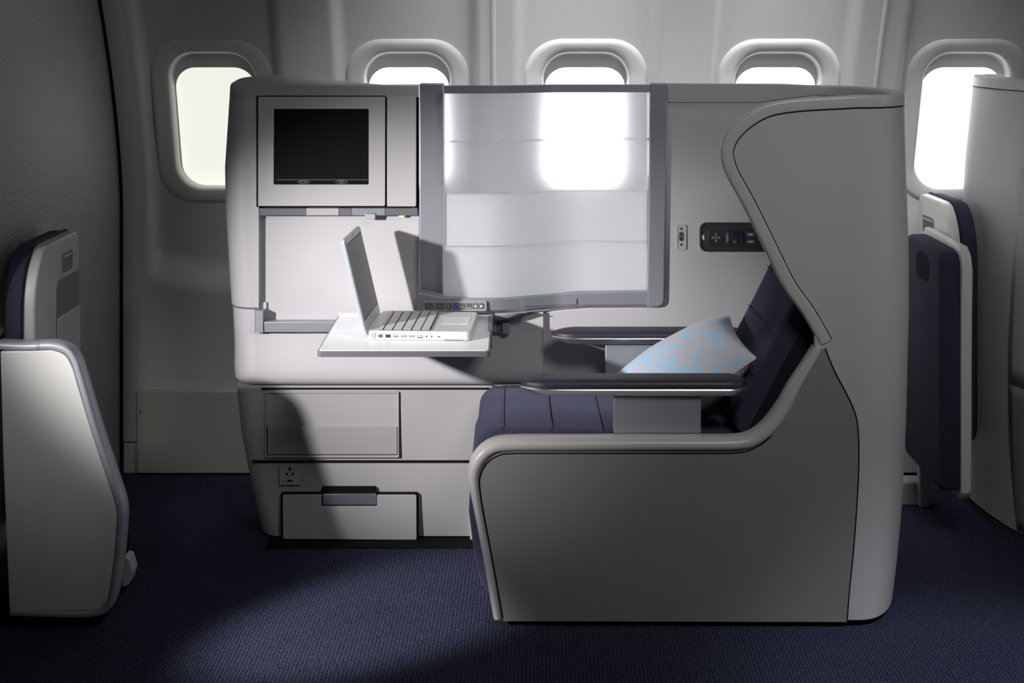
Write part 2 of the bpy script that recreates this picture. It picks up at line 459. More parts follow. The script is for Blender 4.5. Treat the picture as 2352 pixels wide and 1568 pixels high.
# ------------------------------------------------------------------ the suite shell on the right (hood, side panel, partition)
pod = thing('seat_shell', 'large grey wraparound seat shell with a curved privacy hood, around the navy seat', 'seat shell', (0.5, 0.3, 0))
CX0 = 0.87; ELA, ELB = 0.196, 0.30
def plan():     # outline seen from above, from the hood's tip round the back to the far side
    out = []
    xs_ = [0.5297 + (CX0-0.5297)*k/46 for k in range(46)]
    for x in xs_: out.append((x, 0.0))
    for k in range(33):
        th = -math.pi/2 + math.pi*k/32
        c, s = math.cos(th), math.sin(th)
        ex = 2/2.35
        out.append((CX0 + ELA*abs(c)**ex, 0.30 + math.copysign(ELB*abs(s)**ex, s)))
    return out
PL = plan()
def normals(pl):
    out = []
    for i in range(len(pl)):
        a = Vector(pl[max(i-1, 0)]); b = Vector(pl[min(i+1, len(pl)-1)]); t = (b-a).normalized()
        out.append(Vector((t.y, -t.x)))
    return out
PN = normals(PL)
bul = [(0.0, -0.050), (0.017, -0.046), (0.10, -0.034), (0.242, -0.02), (0.476, -0.008), (0.769, 0.0), (0.934, -0.001), (1.145, -0.008), (1.36, -0.013)]
def bulge(z, nx_): return lerp_tab(bul, z)*max(0, nx_)**0.8
hood_top = [(1656,358),(1659,331),(1673,303),(1700,275),(1737,250),(1778,235),(1847,226),(1939,221),(2040,219)]
hood_bot = [(1656,358),(1664,390),(1677,418),(1710,478),(1755,569),(1801,661),(1843,720),(1878,780)]
ht = XZ(hood_top, 0.0); hb = XZ(hood_bot, 0.0)
RIMZ = 1.3445
def ztop(x): return lerp_tab(ht, x) if x < ht[-1][0] else RIMZ
def zbot(x): return lerp_tab(hb, x) if x < hb[-1][0] else 0.017
rows = []
NR = 26
for (x, y), nn in zip(PL, PN):
    zt = (ztop(x) if y < 0.001 else RIMZ) - 0.004
    zb = zbot(x) if y < 0.001 else 0.017
    zb = min(zb + (0.004 if zb > 0.1 else 0), zt-0.001)
    col = []
    for fr_ in [0, 0.002] + [k/NR for k in range(1, NR)] + [0.994, 1.0]:
        z = zb + (zt-zb)*fr_
        col.append(Vector((x + bulge(z, nn.x), y, z)))
    rows.append(col)
MB().grid(rows).build('hood_shell', M['shell'], pod, solid=0.016, angle=60)

# rim: one band along the hood's edge, over the top, round the back and along the far side
pathuz = [Vector((x, z)) for x, z in XZ([(1884,792),(1876,777),(1843,720),(1801,661),(1755,569),(1710,478),(1677,418),(1664,390),(1656,358),(1659,331),(1673,303),(1700,275),(1737,250),(1778,235),(1847,226),(1939,221)], 0.0)]
sp = spline(pathuz, 5)
pts, av, nv = [], [], []
for i, p in enumerate(sp):
    t = (sp[min(i+1, len(sp)-1)] - sp[max(i-1, 0)]).normalized()
    pts.append(Vector((p.x, 0, p.y))); av.append(Vector((t.y, 0, -t.x))); nv.append(Vector((0, -1, 0)))
zl = sp[-1].y; xl = sp[-1].x
for (x, y), nn in zip(PL, PN):
    if y < 0.001 and x < xl + 0.01: continue
    t = sstep(xl, CX0, x) if y < 0.3 else 1
    z = zl + (RIMZ-zl)*t
    pts.append(Vector((x + bulge(z, nn.x), y, z))); av.append(Vector((0, 0, -1))); nv.append(Vector((nn.x, nn.y, 0)))
pts.append(Vector((wx(1535, 0.6), 0.6, RIMZ+0.007))); av.append(Vector((0, 0, -1))); nv.append(Vector((0, 1, 0)))
sec = fillet([(-0.001, 0.004), (0.0305, 0.004), (0.0305, -0.022), (-0.001, -0.022)], [0.009, 0.003, 0.003, 0.009], 4)
MB().sweep(pts, av, nv, sec).build('rim_trim', M['trim'], pod, angle=50)
mb = MB(); mb.sweep([p + a*0.0318 for p, a in zip(pts, av)], av, nv, [(-0.0012, 0.0012), (0.0012, 0.0012), (0.0012, -0.004), (-0.0012, -0.004)])
mb.build('seam', M['dark'], pod)

# partition behind the seat, with the handset cradle and the jack plate
pp = XZ([(1247,716),(1350,707),(1500,707),(1520,700.5),(1526.5,682),(1534,196),(1840,198),(1985,212),(1985,1120),(1247,1120)], 0.575)
mb = MB(); mb.prism(pp, 0.5765, 0.597); mb.build('partition', M['console'], pod, bevel=0.003)
mb = MB(); mb.prism(fillet(XZ([(1533,190.5),(1800,192.5),(1925,199),(1925,212),(1740,236),(1533,236)], 0.573), [0.0, 0.0, 0.0, 0.0, 0.02, 0.004], 4), 0.573, 0.592)
mb.build('rim_liner', M['shell'], pod, bevel=0.003)
mb = MB(); ring_xz(mb, rrect(wx(1555,.57), wx(1576.5,.57), wz(573.5,.57), wz(516,.57), 0.004), rrect(wx(1556.8,.57), wx(1574.7,.57), wz(571.7,.57), wz(517.8,.57), 0.003), 0.5725, 0.576)
mb.prism(rrect(wx(1556.5,.57), wx(1575,.57), wz(572,.57), wz(517.5,.57), 0.003), 0.5738, 0.576)
jp = mb.build('jack_plate', M['trim'], pod)
mb = MB(); mb.prism(rrect(wx(1559.8,.57), wx(1570,.57), wz(554,.57), wz(533,.57), 0.0062), 0.572, 0.5745)
for py in (537.3, 549.3): mb.prism(ellipse(wx(1565,.57), wz(py,.57), 0.0023, 0.0023, 12), 0.5712, 0.5735, mi=1)
mb.build('jack_socket', [M['midplastic'], M['dark']], jp)
for py in (525.5, 562):
    mb = MB(); mb.prism(ellipse(wx(1565,.57), wz(py,.57), 0.0036, 0.0036, 14), 0.5725, 0.5745); mb.prism(ellipse(wx(1565,.57), wz(py,.57), 0.0016, 0.0016, 8), 0.5718, 0.5735, mi=1)
    mb.build('screw', [M['alubright'], M['dark']], jp)
cr = MB(); ring_xz(cr, rrect(wx(1607.5,.57), wx(1806,.57), wz(578,.57), wz(511,.57), 0.020), rrect(wx(1612,.57), wx(1802,.57), wz(574.5,.57), wz(514.5,.57), 0.018), 0.571, 0.5755)
cr.prism(rrect(wx(1610,.57), wx(1804,.57), wz(576.5,.57), wz(512.5,.57), 0.019), 0.5735, 0.5765)
cradle = cr.build('handset_cradle', M['darkplastic'], pod, label='dark recessed handset cradle')
mb = MB(); mb.prism(XZ([(1611,544.5),(1617.5,538),(1618.5,551.5),(1615,551)], .57), 0.5722, 0.574); mb.build('arrow_mark', M['mark'], cradle)

hs = thing('handset', 'dark grey remote control handset lying sideways in the wall cradle under the hood', 'remote control', tuple(W(1700, 545, 0.573)))
out = spline([W(x, y, .57) for x, y in [(1627,526),(1650,525.5),(1680,522),(1720,519.5),(1760,519.5),(1790,523),(1797,545),(1790,566),(1760,571),(1725,569.5),(1680,566),(1650,563.5),(1627,563),(1624.5,545),(1627,526)]], 5)[:-1]
mb = MB(); mb.prism([(p.x, p.z) for p in out], 0.5672, 0.5732); mb.build('handset_body', M['handset'], hs, bevel=0.0025)
FY = 0.5672
def flat(px0, px1, py0, py1, r, y=FY-0.0012, y1=FY+0.001): return MB().prism(rrect(wx(px0,.57), wx(px1,.57), wz(py1,.57), wz(py0,.57), r), y, y1)
cx, cz = wx(1644,.57), wz(545,.57)
star = []
for k in range(40):
    a = 2*math.pi*k/40; r = 0.0105 + 0.0045*math.cos(4*a); star.append((cx+r*math.cos(a), cz+r*math.sin(a)))
dp = MB().prism(star, FY-0.0016, FY+0.001).build('direction_pad', M['midplastic'], hs)
mb = MB()
for a in range(4):
    q = Matrix.Rotation(a*math.pi/2, 2)
    tri = [Vector((0.0115, 0)), Vector((0.0085, 0.002)), Vector((0.0085, -0.002))]
    mb.prism([(cx+(q@p).x, cz+(q@p).y) for p in tri], FY-0.002, FY-0.001)
mb.build('arrow_mark', M['mark'], dp)
sb = flat(1667, 1673.5, 532.5, 558.5, 0.004).build('select_button', M['midplastic'], hs)
v, f = text_geo('SELECT', 0.0058)
mb = MB().add([Vector((wx(1670.3,.57) - p.y*1.25, FY-0.0016, wz(545.8,.57) + p.x)) for p in v], f); mb.build('lettering', M['mark'], sb)
MB().prism(ellipse(wx(1686.5,.57), wz(536.5,.57), 0.0055, 0.0055, 20), FY-0.0012, FY+0.001).build('blue_button', M['bluebtn'], hs, label='round blue button')
MB().prism(ellipse(wx(1686.5,.57), wz(555,.57), 0.0048, 0.0048, 6), FY-0.0012, FY+0.001).build('green_button', M['green'], hs, label='small green button')
mb = flat(1694, 1708.5, 532, 560, 0.002); mb.prism(rrect(wx(1695.5,.57), wx(1707,.57), wz(559,.57), wz(533.5,.57), 0.001), FY-0.0018, FY, mi=1); mb.build('display', [M['dark'], M['lcdblue']], hs)
for py in (538, 554.5):
    rk = flat(1714, 1733, py-4.5, py+4.5, 0.0045).build('rocker_button', M['midplastic'], hs)
    mb = MB()
    for sx, q in ((-1, 1718.5), (1, 1729)):
        mb.prism([(wx(q,.57), wz(py-1.6,.57)), (wx(q,.57)+sx*0.0, wz(py+1.6,.57)), (wx(q,.57)+sx*-0.0028, wz(py,.57))], FY-0.0018, FY-0.001)
    mb.prism(rrect(wx(1721.5,.57), wx(1726,.57), wz(py+1.8,.57), wz(py-1.8,.57), 0.0005), FY-0.0018, FY-0.001)
    mb.build('arrow_mark', M['mark'], rk)

# lower side panel with the rolled trim
seamR = [(1895,800),(1915,850),(1943,903),(1962,945),(1970,985),(1972,1060),(1968,1150),(1960,1260),(1950,1360),(1945,1426)]
sp_r = spline([Vector(p) for p in seamR], 4)
roll_c = [(1880,801),(1858,838),(1826,890),(1802,936),(1772,978),(1738,1007),(1697,1019.5),(1600,1021),(1450,1021),(1300,1021.5),(1175,1022),(1132,1029),(1104,1051),(1089,1085),(1091,1125),(1102,1190),(1121,1290),(1143,1418)]
sp_c = spline([Vector(p) for p in roll_c], 6)
side_poly = [tuple(p) for p in sp_r] + [(1148,1424)] + [(p.x, p.y) for p in sp_c[::-1]]
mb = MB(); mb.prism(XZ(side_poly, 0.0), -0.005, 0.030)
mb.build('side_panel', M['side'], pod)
P3 = [W(p.x, p.y, 0.0) for p in sp_c]
secs = []
mbt = MB(); rr = []
for i, p in enumerate(P3):
    t = (P3[min(i+1, len(P3)-1)] - P3[max(i-1, 0)]).normalized()
    a = Vector((t.z, 0, -t.x))
    f_ = i/(len(P3)-1)
    w = 0.0185 if f_ < 0.70 else 0.0185 - 0.0070*sstep(0.70, 0.9, f_)
    w *= 0.55 + 0.45*sstep(0, 0.22, f_)
    rr.append([p + a*w*math.copysign(abs(math.cos(q))**0.85, math.cos(q)) + Vector((0, 0.020, 0)) + Vector((0, 1, 0))*0.034*math.copysign(abs(math.sin(q))**0.8, math.sin(q)) for q in [2*math.pi*k/20 for k in range(20)]])
mbt.rings(rr); mbt.build('rolled_trim', M['trim'], pod, angle=60)
# shadow gap along the trim's inner side and the seam to the hood
def px_tube(pl, Y, r, name, mat, parent):
    return MB().tube([W(p.x, p.y, Y) for p in pl], r, 6).build(name, mat, parent)
inner_gap = [(1772,1000),(1745,1022),(1700,1038.5),(1600,1040.5),(1450,1040.5),(1300,1040.5),(1175,1041),(1142,1047),(1117,1065),(1102,1097),(1103,1130),(1114,1195),(1133,1295),(1155,1418)]
px_tube(spline([Vector(p) for p in inner_gap], 5), -0.004, 0.0022, 'seam', M['dark'], pod)
px_tube(sp_r, -0.003, 0.0026, 'seam', M['dark'], pod)
# plinth and the far lower wall of the seat well
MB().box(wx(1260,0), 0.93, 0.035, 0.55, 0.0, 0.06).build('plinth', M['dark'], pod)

# ------------------------------------------------------------------ the seat
seat = thing('airline_seat', 'navy fabric aircraft seat with padded armrests, inside the big grey shell', 'seat', (0.3, 0.3, 0.2))
MB().box(-0.055, 0.80, 0.066, 0.53, 0.062, 0.398).build('seat_base', M['darkplastic'], seat, bevel=0.01)
# cushion: rounded slab with a rolled front edge
prof = [(-0.085, 0.40), (-0.095, 0.425), (-0.092, 0.452), (-0.072, 0.474), (-0.03, 0.484), (0.10, 0.482), (0.30, 0.470), (0.50, 0.462), (0.60, 0.46), (0.60, 0.40)]
def cushion_ring(y, inset):
    return [Vector((x + (inset if i in (0, 1, 2, 3) else 0) * 0.6, y, z - (inset if 1 < i < 9 else 0))) for i, (x, z) in enumerate(prof)]
mb = MB(); ysq = [(0.062, 0.030), (0.066, 0.012), (0.078, 0.003), (0.10, 0.0), (0.48, 0.0), (0.502, 0.003), (0.514, 0.012), (0.518, 0.030)]
mb.rings([cushion_ring(y, i) for y, i in ysq]); sc_ = mb.build('seat_cushion', M['navy'], seat, sub=1, angle=80)
for x in (-0.028, 0.10, 0.235):
    MB().tube([Vector((x, y, lerp_tab([(p[0], p[1]) for p in prof[4:9]], x)+0.0004 - lerp_tab(ysq, y))) for y in [0.072, 0.085, 0.1, 0.2, 0.3, 0.4, 0.48]], 0.0008, 6).build('seam', M['navy'], sc_)
# calf rest hanging in front of the seat
mb = MB(); cp = [(-0.062, 0.06), (-0.085, 0.08), (-0.104, 0.16), (-0.117, 0.27), (-0.113, 0.36), (-0.095, 0.405), (-0.062, 0.405)]
cp = [(x+0.006, z) for x, z in cp]
mb.rings([[Vector((x*(0.93 if y in (0.058, 0.522) and x < -0.07 else 1), y, z)) for x, z in cp] for y in (0.058, 0.066, 0.09, 0.48, 0.512, 0.522)])
mb.build('calf_rest', M['navy'], seat, angle=70)
# backrest
bx0, bz0, bx1, bz1 = 0.560, 0.470, 0.822, 0.985
dirv = Vector((bx1-bx0, bz1-bz0)).normalized(); nrm = Vector((dirv.y, -dirv.x))
def bp(s_, off): q = Vector((bx0, bz0)) + dirv*s_ + nrm*off; return q
L_ = (Vector((bx1, bz1))-Vector((bx0, bz0))).length
mb = MB(); rr = []
for y, ins in ((0.072, 0.05), (0.074, 0.02), (0.084, 0.006), (0.105, 0.0), (0.20, 0.004), (0.30, 0.006), (0.40, 0.004), (0.475, 0.0), (0.496, 0.006), (0.506, 0.02), (0.508, 0.05)):
    r_ = []
    for s_, off in ((0.0, 0.0), (0.1, -0.004), (0.2, -0.002), (0.32, 0.0), (0.45, -0.004), (L_-0.02, 0.0), (L_, 0.02), (L_, 0.085), (L_-0.02, 0.10)):
        q = bp(s_, off + ins if off < 0.05 else off); r_.append(Vector((q.x, y, q.y)))
    q = bp(0.0, 0.10); r_.append(Vector((q.x, y, q.y)))
    rr.append(r_)
mb.rings(rr); br = mb.build('backrest', M['navy'], seat, sub=1, angle=80)
for s_ in (0.16, 0.275, 0.40):
    MB().tube([Vector((bp(s_, -0.004).x, y, bp(s_, -0.004).y)) for y in (0.10, 0.2, 0.3, 0.4, 0.48)], 0.0014, 6).build('seam', M['navydark'], br)
mb = MB(); rr = []
for y in (0.060, 0.068, 0.52, 0.528):
    r_ = []
    for s_, off in ((-0.02, 0.035), (L_+0.02, 0.050), (L_+0.03, 0.13), (-0.02, 0.15)):
        q = bp(s_, off); r_.append(Vector((q.x, y, q.y)))
    rr.append(r_)
mb.rings(rr); mb.build('back_bolster', M['navydark'], seat, bevel=0.008, label='near black side bolster of the backrest')

def armrest(pad_px, rail_px, post, Y0, Y1, Yc, name):
    arm = None
    pts_ = [(W(x, y, Y0).x, W(x, y, Y0).z) for x, y in pad_px]
    # rail: aluminium tray with a lip, tapering to a rounded tip
    xa, xb = pts_[0]; zb_, zt_ = pts_[1]
    n = 26; rr = []; rp = []
    yc, hw = (Y0+Y1)/2, (Y1-Y0)/2
    for k in range(n+1):
        u = k/n
        e0 = min(1, (u/0.16)); e1 = min(1, (1-u)/0.07)
        wf = (math.sin(e0*math.pi/2)**0.75) * (math.sin(e1*math.pi/2)**0.6)
        wf = max(wf, 0.12)
        x = xa + (xb-xa)*u
        hz = (zt_-zb_)*(0.35 + 0.65*math.sin(e0*math.pi/2)**0.9)*(0.45+0.55*math.sin(e1*math.pi/2))
        zmid = zb_ + (zt_-zb_)*0.15
        q = []
        for j in range(16):
            a = math.pi*j/15
            q.append(Vector((x, yc - hw*wf*math.copysign(abs(math.cos(a))**0.55, math.cos(a)), zmid + hz*0.85*math.sin(a)**0.7)))
        rp.append(q)
        lo = zb_ - 0.0235 + 0.014*(1-math.sin(e0*math.pi/2)) + 0.006*(1-e1)
        s2 = wf*1.03
        rr.append([Vector((x, yc-hw*s2, zmid+0.002)), Vector((x, yc-hw*s2-0.001, zmid-0.004)), Vector((x, yc-hw*s2*0.96, zmid-0.011)), Vector((x, yc-hw*s2*0.62, lo)), Vector((x, yc+hw*s2*0.62, lo)),
                   Vector((x, yc+hw*s2*0.96, zmid-0.011)), Vector((x, yc+hw*s2+0.001, zmid-0.004)), Vector((x, yc+hw*s2, zmid+0.002))])
    base = MB().rings(rr).build(name, M['alubright'], seat, angle=35)
    MB().rings(rp).build('arm_pad', M['leather'], base, angle=60)
    p0 = W(post[0], post[2], Yc-0.018); p1 = W(post[1], post[3], Yc-0.018)
    mb = MB().box(p0.x, p1.x, Yc-0.018, Yc+0.018, p1.z, p0.z+0.01); mb.build('arm_post', M['alu'], base, bevel=0.004)
    return base
a1 = armrest([(wx(1196,0.02), 0), (0, 0)], None, (1410, 1611, 912, 1008), 0.005, 0.105, 0.055, 'armrest') if False else None
def arm2(xa, xb, zb_, zt_, Y0, Y1, post, Yc):
    # helper taking world sizes
    inv = lambda x, z: ((x*F/(Y0+D0))+HX, HY+(H-z)*F/(Y0+D0))
    return armrest([inv(xa, 0), inv(xb, 0)], None, post, Y0, Y1, Yc, 'armrest')
def arm3(xa, xb, zb_, zt_, Y0, Y1, post, Yc):
    n = 30; rr = []; rp = []; yc, hw = (Y0+Y1)/2, (Y1-Y0)/2
    for k in range(n+1):
        u = k/n; x = xa + (xb-xa)*u
        e0 = min(1, u/0.13); e1 = min(1, (1-u)/0.07)
        s0 = math.sin(e0*math.pi/2); s1 = math.sin(e1*math.pi/2)
        wf = max(0.22, s0**0.6 * s1**0.5)
        hz = (zt_-zb_)*(0.5 + 0.5*s0**0.8)*(0.62+0.38*s1)
        rp.append([Vector((x, yc - hw*wf*math.copysign(abs(math.cos(a))**0.5, math.cos(a)), zb_ + hz*max(0, math.sin(a))**0.6)) for a in [math.pi*j/15 for j in range(16)]])
        lo = zb_ - 0.020 + 0.013*(1-s0) + 0.008*(1-s1); s2 = wf
        rr.append([Vector((x, yc-hw*s2-0.001, zb_+0.0005)), Vector((x, yc-hw*s2-0.0025, zb_-0.002)), Vector((x, yc-hw*s2*0.985, zb_-0.0065)), Vector((x, yc-hw*s2*0.70, lo)), Vector((x, yc+hw*s2*0.70, lo)),
                   Vector((x, yc+hw*s2*0.985, zb_-0.0065)), Vector((x, yc+hw*s2+0.0025, zb_-0.002)), Vector((x, yc+hw*s2+0.001, zb_+0.0005))])
    base = MB().rings(rr).build('armrest', M['alubright'], seat, angle=30)
    MB().rings(rp).build('arm_pad', M['leather'], base, angle=70)
    x0, x1, z0, z1 = post
    pb = MB().box(x0, x1, Yc-0.016, Yc+0.016, z0, z1).build('arm_post', M['alu'], base, bevel=0.003)
    return base
arm3(wx(1196,0.03), wx(1718,0.03), wz(892,0.02), wz(866,0.04), 0.010, 0.102, (wx(1410,.03), wx(1611,.03), 0.479, wz(908,.03)), 0.052)
arm3(wx(1268,0.47), wx(1268,0.47)+0.56, wz(776,0.45), wz(756,0.48), 0.445, 0.535, (wx(1391,.47), wx(1560,.47), 0.42, wz(792,.47)), 0.49)

# ------------------------------------------------------------------ pillow
pil = thing('pillow', 'light blue damask pillow leaning on the navy seat back', 'pillow', (0.47, 0.29, 0.47))
A_ = Vector((0.622, 0.440, 0.700)); B_ = Vector((0.640, 0.105, 0.655)); C_ = Vector((0.285, 0.455, 0.520)); D_ = Vector((0.420, 0.117, 0.478))
N = 26; top = []; bot = []
nz_ = ((C_-A_).cross(B_-A_)).normalized()
if nz_.z < 0: nz_ = -nz_
for i in range(N+1):
    rt, rb = [], []
    for j in range(N+1):
        u, w = i/N, j/N
        uu, ww = 2*u-1, 2*w-1
        pu, pw = u, w
        pinch = 0.045
        pu = u + pinch*(-uu)*(1-ww*ww)*abs(uu); pw = w + pinch*(-ww)*(1-uu*uu)*abs(ww)
        p = (A_*(1-pu)*(1-pw) + B_*(1-pu)*pw + C_*pu*(1-pw) + D_*pu*pw)
        h = (max(0, 1-uu**2)**0.62) * (max(0, 1-ww**2)**0.62)
        wr = 0.004*math.sin(9*u+3*w)*h
        rt.append(p + nz_*(0.082*h + wr)); rb.append(p - nz_*(0.092*h))
    top.append(rt); bot.append(rb)
mb = MB(); mb.grid(top, 0); mb.grid(bot, 1)
mb.build('pillow_cover', [M['pillow'], M['satin']], pil, sub=1, angle=90)

# ------------------------------------------------------------------ console (screen unit) on the left
con = thing('screen_console', 'grey console unit with a black screen, drawer and socket, facing the seat', 'console', (-0.45, 0.6, 0))
CF = 0.56
xl_tab = [(0.0, -0.750), (0.010, -0.754), (0.16, -0.788), (0.31, -0.816), (0.47, -0.832), (0.69, -0.842), (0.98, -0.860), (1.10, -0.862), (1.345, -0.846)]
def plan_con(z, xr, yf, yb, rf, inset=0.0, notch=None, n=10, taper=False):
    x0 = lerp_tab(xl_tab, z) + inset; yf += inset
    p = []
    for k in range(n+1):       # back-left corner
        a = math.pi/2 + math.pi/2*k/n; r = 0.11
        p.append((x0 + r*1.15 + r*1.15*math.cos(a), yb - r - inset + r*math.sin(a)))
    for k in range(n+1):       # front-left corner
        a = math.pi + math.pi/2*k/n
        p.append((x0 + rf + rf*math.cos(a), yf + rf*1.15 + rf*1.15*math.sin(a)))
    if notch: p += [(notch[0], yf), (notch[0], notch[1])]; p.append((xr, notch[1]))
    else: p.append((xr, yf))
    if taper:
        p += [(xr, yf+0.034), (-0.385, yf+0.036-inset), (-0.44, 0.635-inset), (-0.51, 0.695-inset), (-0.59, 0.762-inset), (-0.66, 0.808-inset)]
    else:
        p += [(xr, yf + 0.12), (xr-0.18, yb-0.03)]
    return [Vector((a, b, z)) for a, b in p]
XR = wx(961, CF); XN = wx(594, CF)
# upper column
zs_ = [wz(710,CF), wz(709,CF)+0.004, 0.75, 0.85, 0.98, 1.10, 1.22, 1.31]
MB().rings([plan_con(z, XR, CF, 0.84, 0.075, 0.006 if i == 0 else 0.0, (XN, 0.584), taper=True) for i, z in enumerate(zs_)]).build('console_body', M['console'], con, angle=40)
# cap: rounded lid on top, slightly domed to the rear
rr = []
for z, ins in ((1.3105, 0.0), (1.3375, 0.0), (1.3435, 0.002), (1.346, 0.007)):
    r_ = plan_con(min(z, 1.345), XR, CF-0.001, 0.84, 0.075, ins, taper=True)
    rr.append([Vector((p.x, p.y, z + max(0, (p.y-CF-0.03))*0.085*(1 if z > 1.33 else 0))) for p in r_])
MB().rings(rr).build('top_cap', M['trim'], con, angle=35)
MB().pbox(590, 960, 206, 221, CF-0.0005, 0.585).build('header_panel', M['console'], con, bevel=0.002)
# dark surround behind the doors
MB().pbox(588, 962, 219, 480, 0.576, 0.583).build('door_surround', M['dark'], con)
MB().pbox(589, 887, 219.6, 222.0, CF-0.0012, 0.585).pbox(589, 592.6, 220, 475, CF-0.0012, 0.585).build('door_gap', M['dark'], con)
# monitor door
bz = MB(); o_ = rrect(wx(593,CF), wx(884.5,CF), wz(473,CF), wz(222,CF), 0.004); i_ = rrect(wx(629,CF), wx(847,CF), wz(423.5,CF), wz(250,CF), 0.004)
ring_xz(bz, o_, i_, 0.558, 0.574)
mon = bz.build('monitor_bezel', M['console'], con, bevel=0.0012)
dsp = MB().prism(rrect(wx(628,CF), wx(848,CF), wz(424.5,CF), wz(249,CF), 0.003), 0.5615, 0.570).build('display', M['black'], mon)
mb = MB().pbox(634, 845, 412.3, 413.0, 0.5610, 0.562); mb.build('display_edge', M['faint'], mon)
for cx_, tx in ((697, 'ON / OFF'), (784, 'MENU')):
    mb = MB(); X0, Z0 = wx(cx_, CF), wz(418, CF)
    ring_xz(mb, ellipse(X0, Z0, 0.0178, 0.0048), ellipse(X0, Z0, 0.0170, 0.0041), 0.5609, 0.5612)
    v, f = text_geo(tx, 0.0052)
    mb.add([Vector((X0 + p.x, 0.5610, Z0 + p.y)) for p in v], f)
    mb.build('screen_button', M['faint'], mon)
MB().prism(rrect(wx(889,CF), wx(956,CF), wz(474,CF), wz(222.5,CF), (0.002, 0.002, 0.002, 0.004)), 0.558, 0.574).build('side_door', M['console'], con, bevel=0.0015)
MB().tube([W(950.5, 476, .56), W(950.5, 479.5, .56)], 0.0016, 8).build('door_pin', M['alubright'], con)
# aluminium ledge strip
for a, b, m_, pr in ((595.5, 703, 'aludark', 0), (703.5, 778, 'trim', 0.002), (778.5, 808, 'aludark', 0), (808.5, 884.5, 'alu', 0.002), (885, 959, 'aludark', 0)):
    MB().pbox(a, b, 478.5, 494.5, 0.556-pr, 0.583).build('ledge_strip', M[m_], con, bevel=0.001)
mb = MB().pbox(838, 862, 491, 503, 0.549, 0.556); mb.build('latch', M['trim'], con, bevel=0.0015)
MB().tube([W(840, 491, .549), W(858, 490.5, .549)], 0.0014, 8).build('latch_pin', M['alubright'], con)
MB().prism(ellipse(wx(922,CF), wz(497,CF), 0.009, 0.003, 20), 0.566, 0.580).build('reading_light', M['lamp'], con)
# stowage recess back panel
mb = MB(); mb.prism(XZ([(604,500),(962,500),(962,742),(604,742)], 0.582), 0.5822, 0.586); mb.build('recess_panel', M['console'], con)
MB().pbox(597, 612, 694, 716, 0.575, 0.582).build('recess_clip', M['console'], con, bevel=0.001)
# table rail
rl = MB().pbox(606, 1140, 739, 763, 0.545, 0.578).build('table_rail', M['alu'], con, bevel=0.002)
mb = MB(); mb.zprism(fillet([(wx(584,.55), 0.545), (wx(606,.55), 0.541), (wx(606,.55), 0.58), (wx(584,.55), 0.58)], [0.012, 0.002, 0, 0], 6), wz(763.5,.545), wz(713,.545)); mb.build('rail_bracket', M['alu'], rl)
mb = MB(); mb.zprism(fillet([(wx(1153,.55), 0.537), (wx(1171,.55), 0.538), (wx(1171,.55), 0.58), (wx(1153,.55), 0.58)], [0.004, 0.014, 0, 0], 6), wz(766,.54), wz(741,.54)); mb.build('rail_bracket', M['alu'], rl)
MB().pbox(1134, 1153, 744, 765, 0.547, 0.575).build('rail_end', M['aludark'], rl)
# belt: bulging mid section, rolled under at the bottom
belt = [(0.4585, 0.030, 0.020), (0.459, 0.014, 0.008), (0.4625, 0.004, 0.003), (0.469, -0.004, 0.0), (0.479, -0.011, 0.0), (0.492, -0.0145, 0.0), (0.515, -0.013, 0.0), (0.56, -0.004, 0.0), (0.600, 0.0, 0.0), (wz(766,CF), 0.001, 0.0)]
XB = wx(1247, CF)
MB().rings([plan_con(z, XB, CF+dy, 0.86, 0.085, ins) for z, dy, ins in belt]).build('console_belt', M['console'], con, angle=50)
def end_ring(z):
    x0 = lerp_tab(xl_tab, z) + 0.004; r = 0.07
    return [Vector((x0, 0.75, z))] + [Vector((x0+r+r*math.cos(q), CF+0.002+r*1.15+r*1.15*math.sin(q), z)) for q in [math.pi+math.pi/2*k/10 for k in range(11)]] + [Vector((wx(597,CF), CF+0.002, z)), Vector((wx(597,CF), 0.75, z))]
mb = MB(); mb.rings([end_ring(z) for z in (wz(766,CF), 0.65, wz(711,CF))])
mb.build('belt_end', M['console'], con)
mb = MB(); mb.prism(XZ([(1020,717),(1247,717),(1247,770),(1020,770)], CF), CF+0.001, 0.62); mb.build('belt_infill', M['console'], con)
MB().tube([W(1247.3, 716, CF+0.001), W(1247.3, 884, CF-0.003)], 0.0012, 6).build('seam', M['flap'], con)
# lower cabinet
low = [(0.010, 0.014), (0.08, 0.010), (0.19, 0.006), (0.30, 0.002), (0.40, 0.0), (0.459, 0.0)]
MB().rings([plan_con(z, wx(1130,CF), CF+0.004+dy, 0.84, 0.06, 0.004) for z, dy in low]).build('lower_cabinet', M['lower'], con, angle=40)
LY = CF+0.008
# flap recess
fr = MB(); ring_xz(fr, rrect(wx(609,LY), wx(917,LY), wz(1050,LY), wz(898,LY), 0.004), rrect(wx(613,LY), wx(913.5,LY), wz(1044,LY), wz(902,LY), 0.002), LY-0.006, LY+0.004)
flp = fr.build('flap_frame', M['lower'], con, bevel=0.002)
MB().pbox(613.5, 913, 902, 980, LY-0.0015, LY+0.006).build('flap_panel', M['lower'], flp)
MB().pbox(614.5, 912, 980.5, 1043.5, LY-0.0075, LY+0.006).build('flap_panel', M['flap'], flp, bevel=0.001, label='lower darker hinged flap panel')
mb = MB(); mb.pbox(613, 914.5, 1043.5, 1045.5, LY-0.004, LY+0.006); mb.pbox(912.5, 914.5, 981, 1045, LY-0.004, LY+0.006); mb.pbox(612.2, 614.2, 981, 1045, LY-0.004, LY+0.006); mb.build('flap_gap', M['dark'], flp)
MB().pbox(578, 1125, 1058.5, 1061.5, LY-0.004, LY+0.006).build('seam', M['dark'], con)
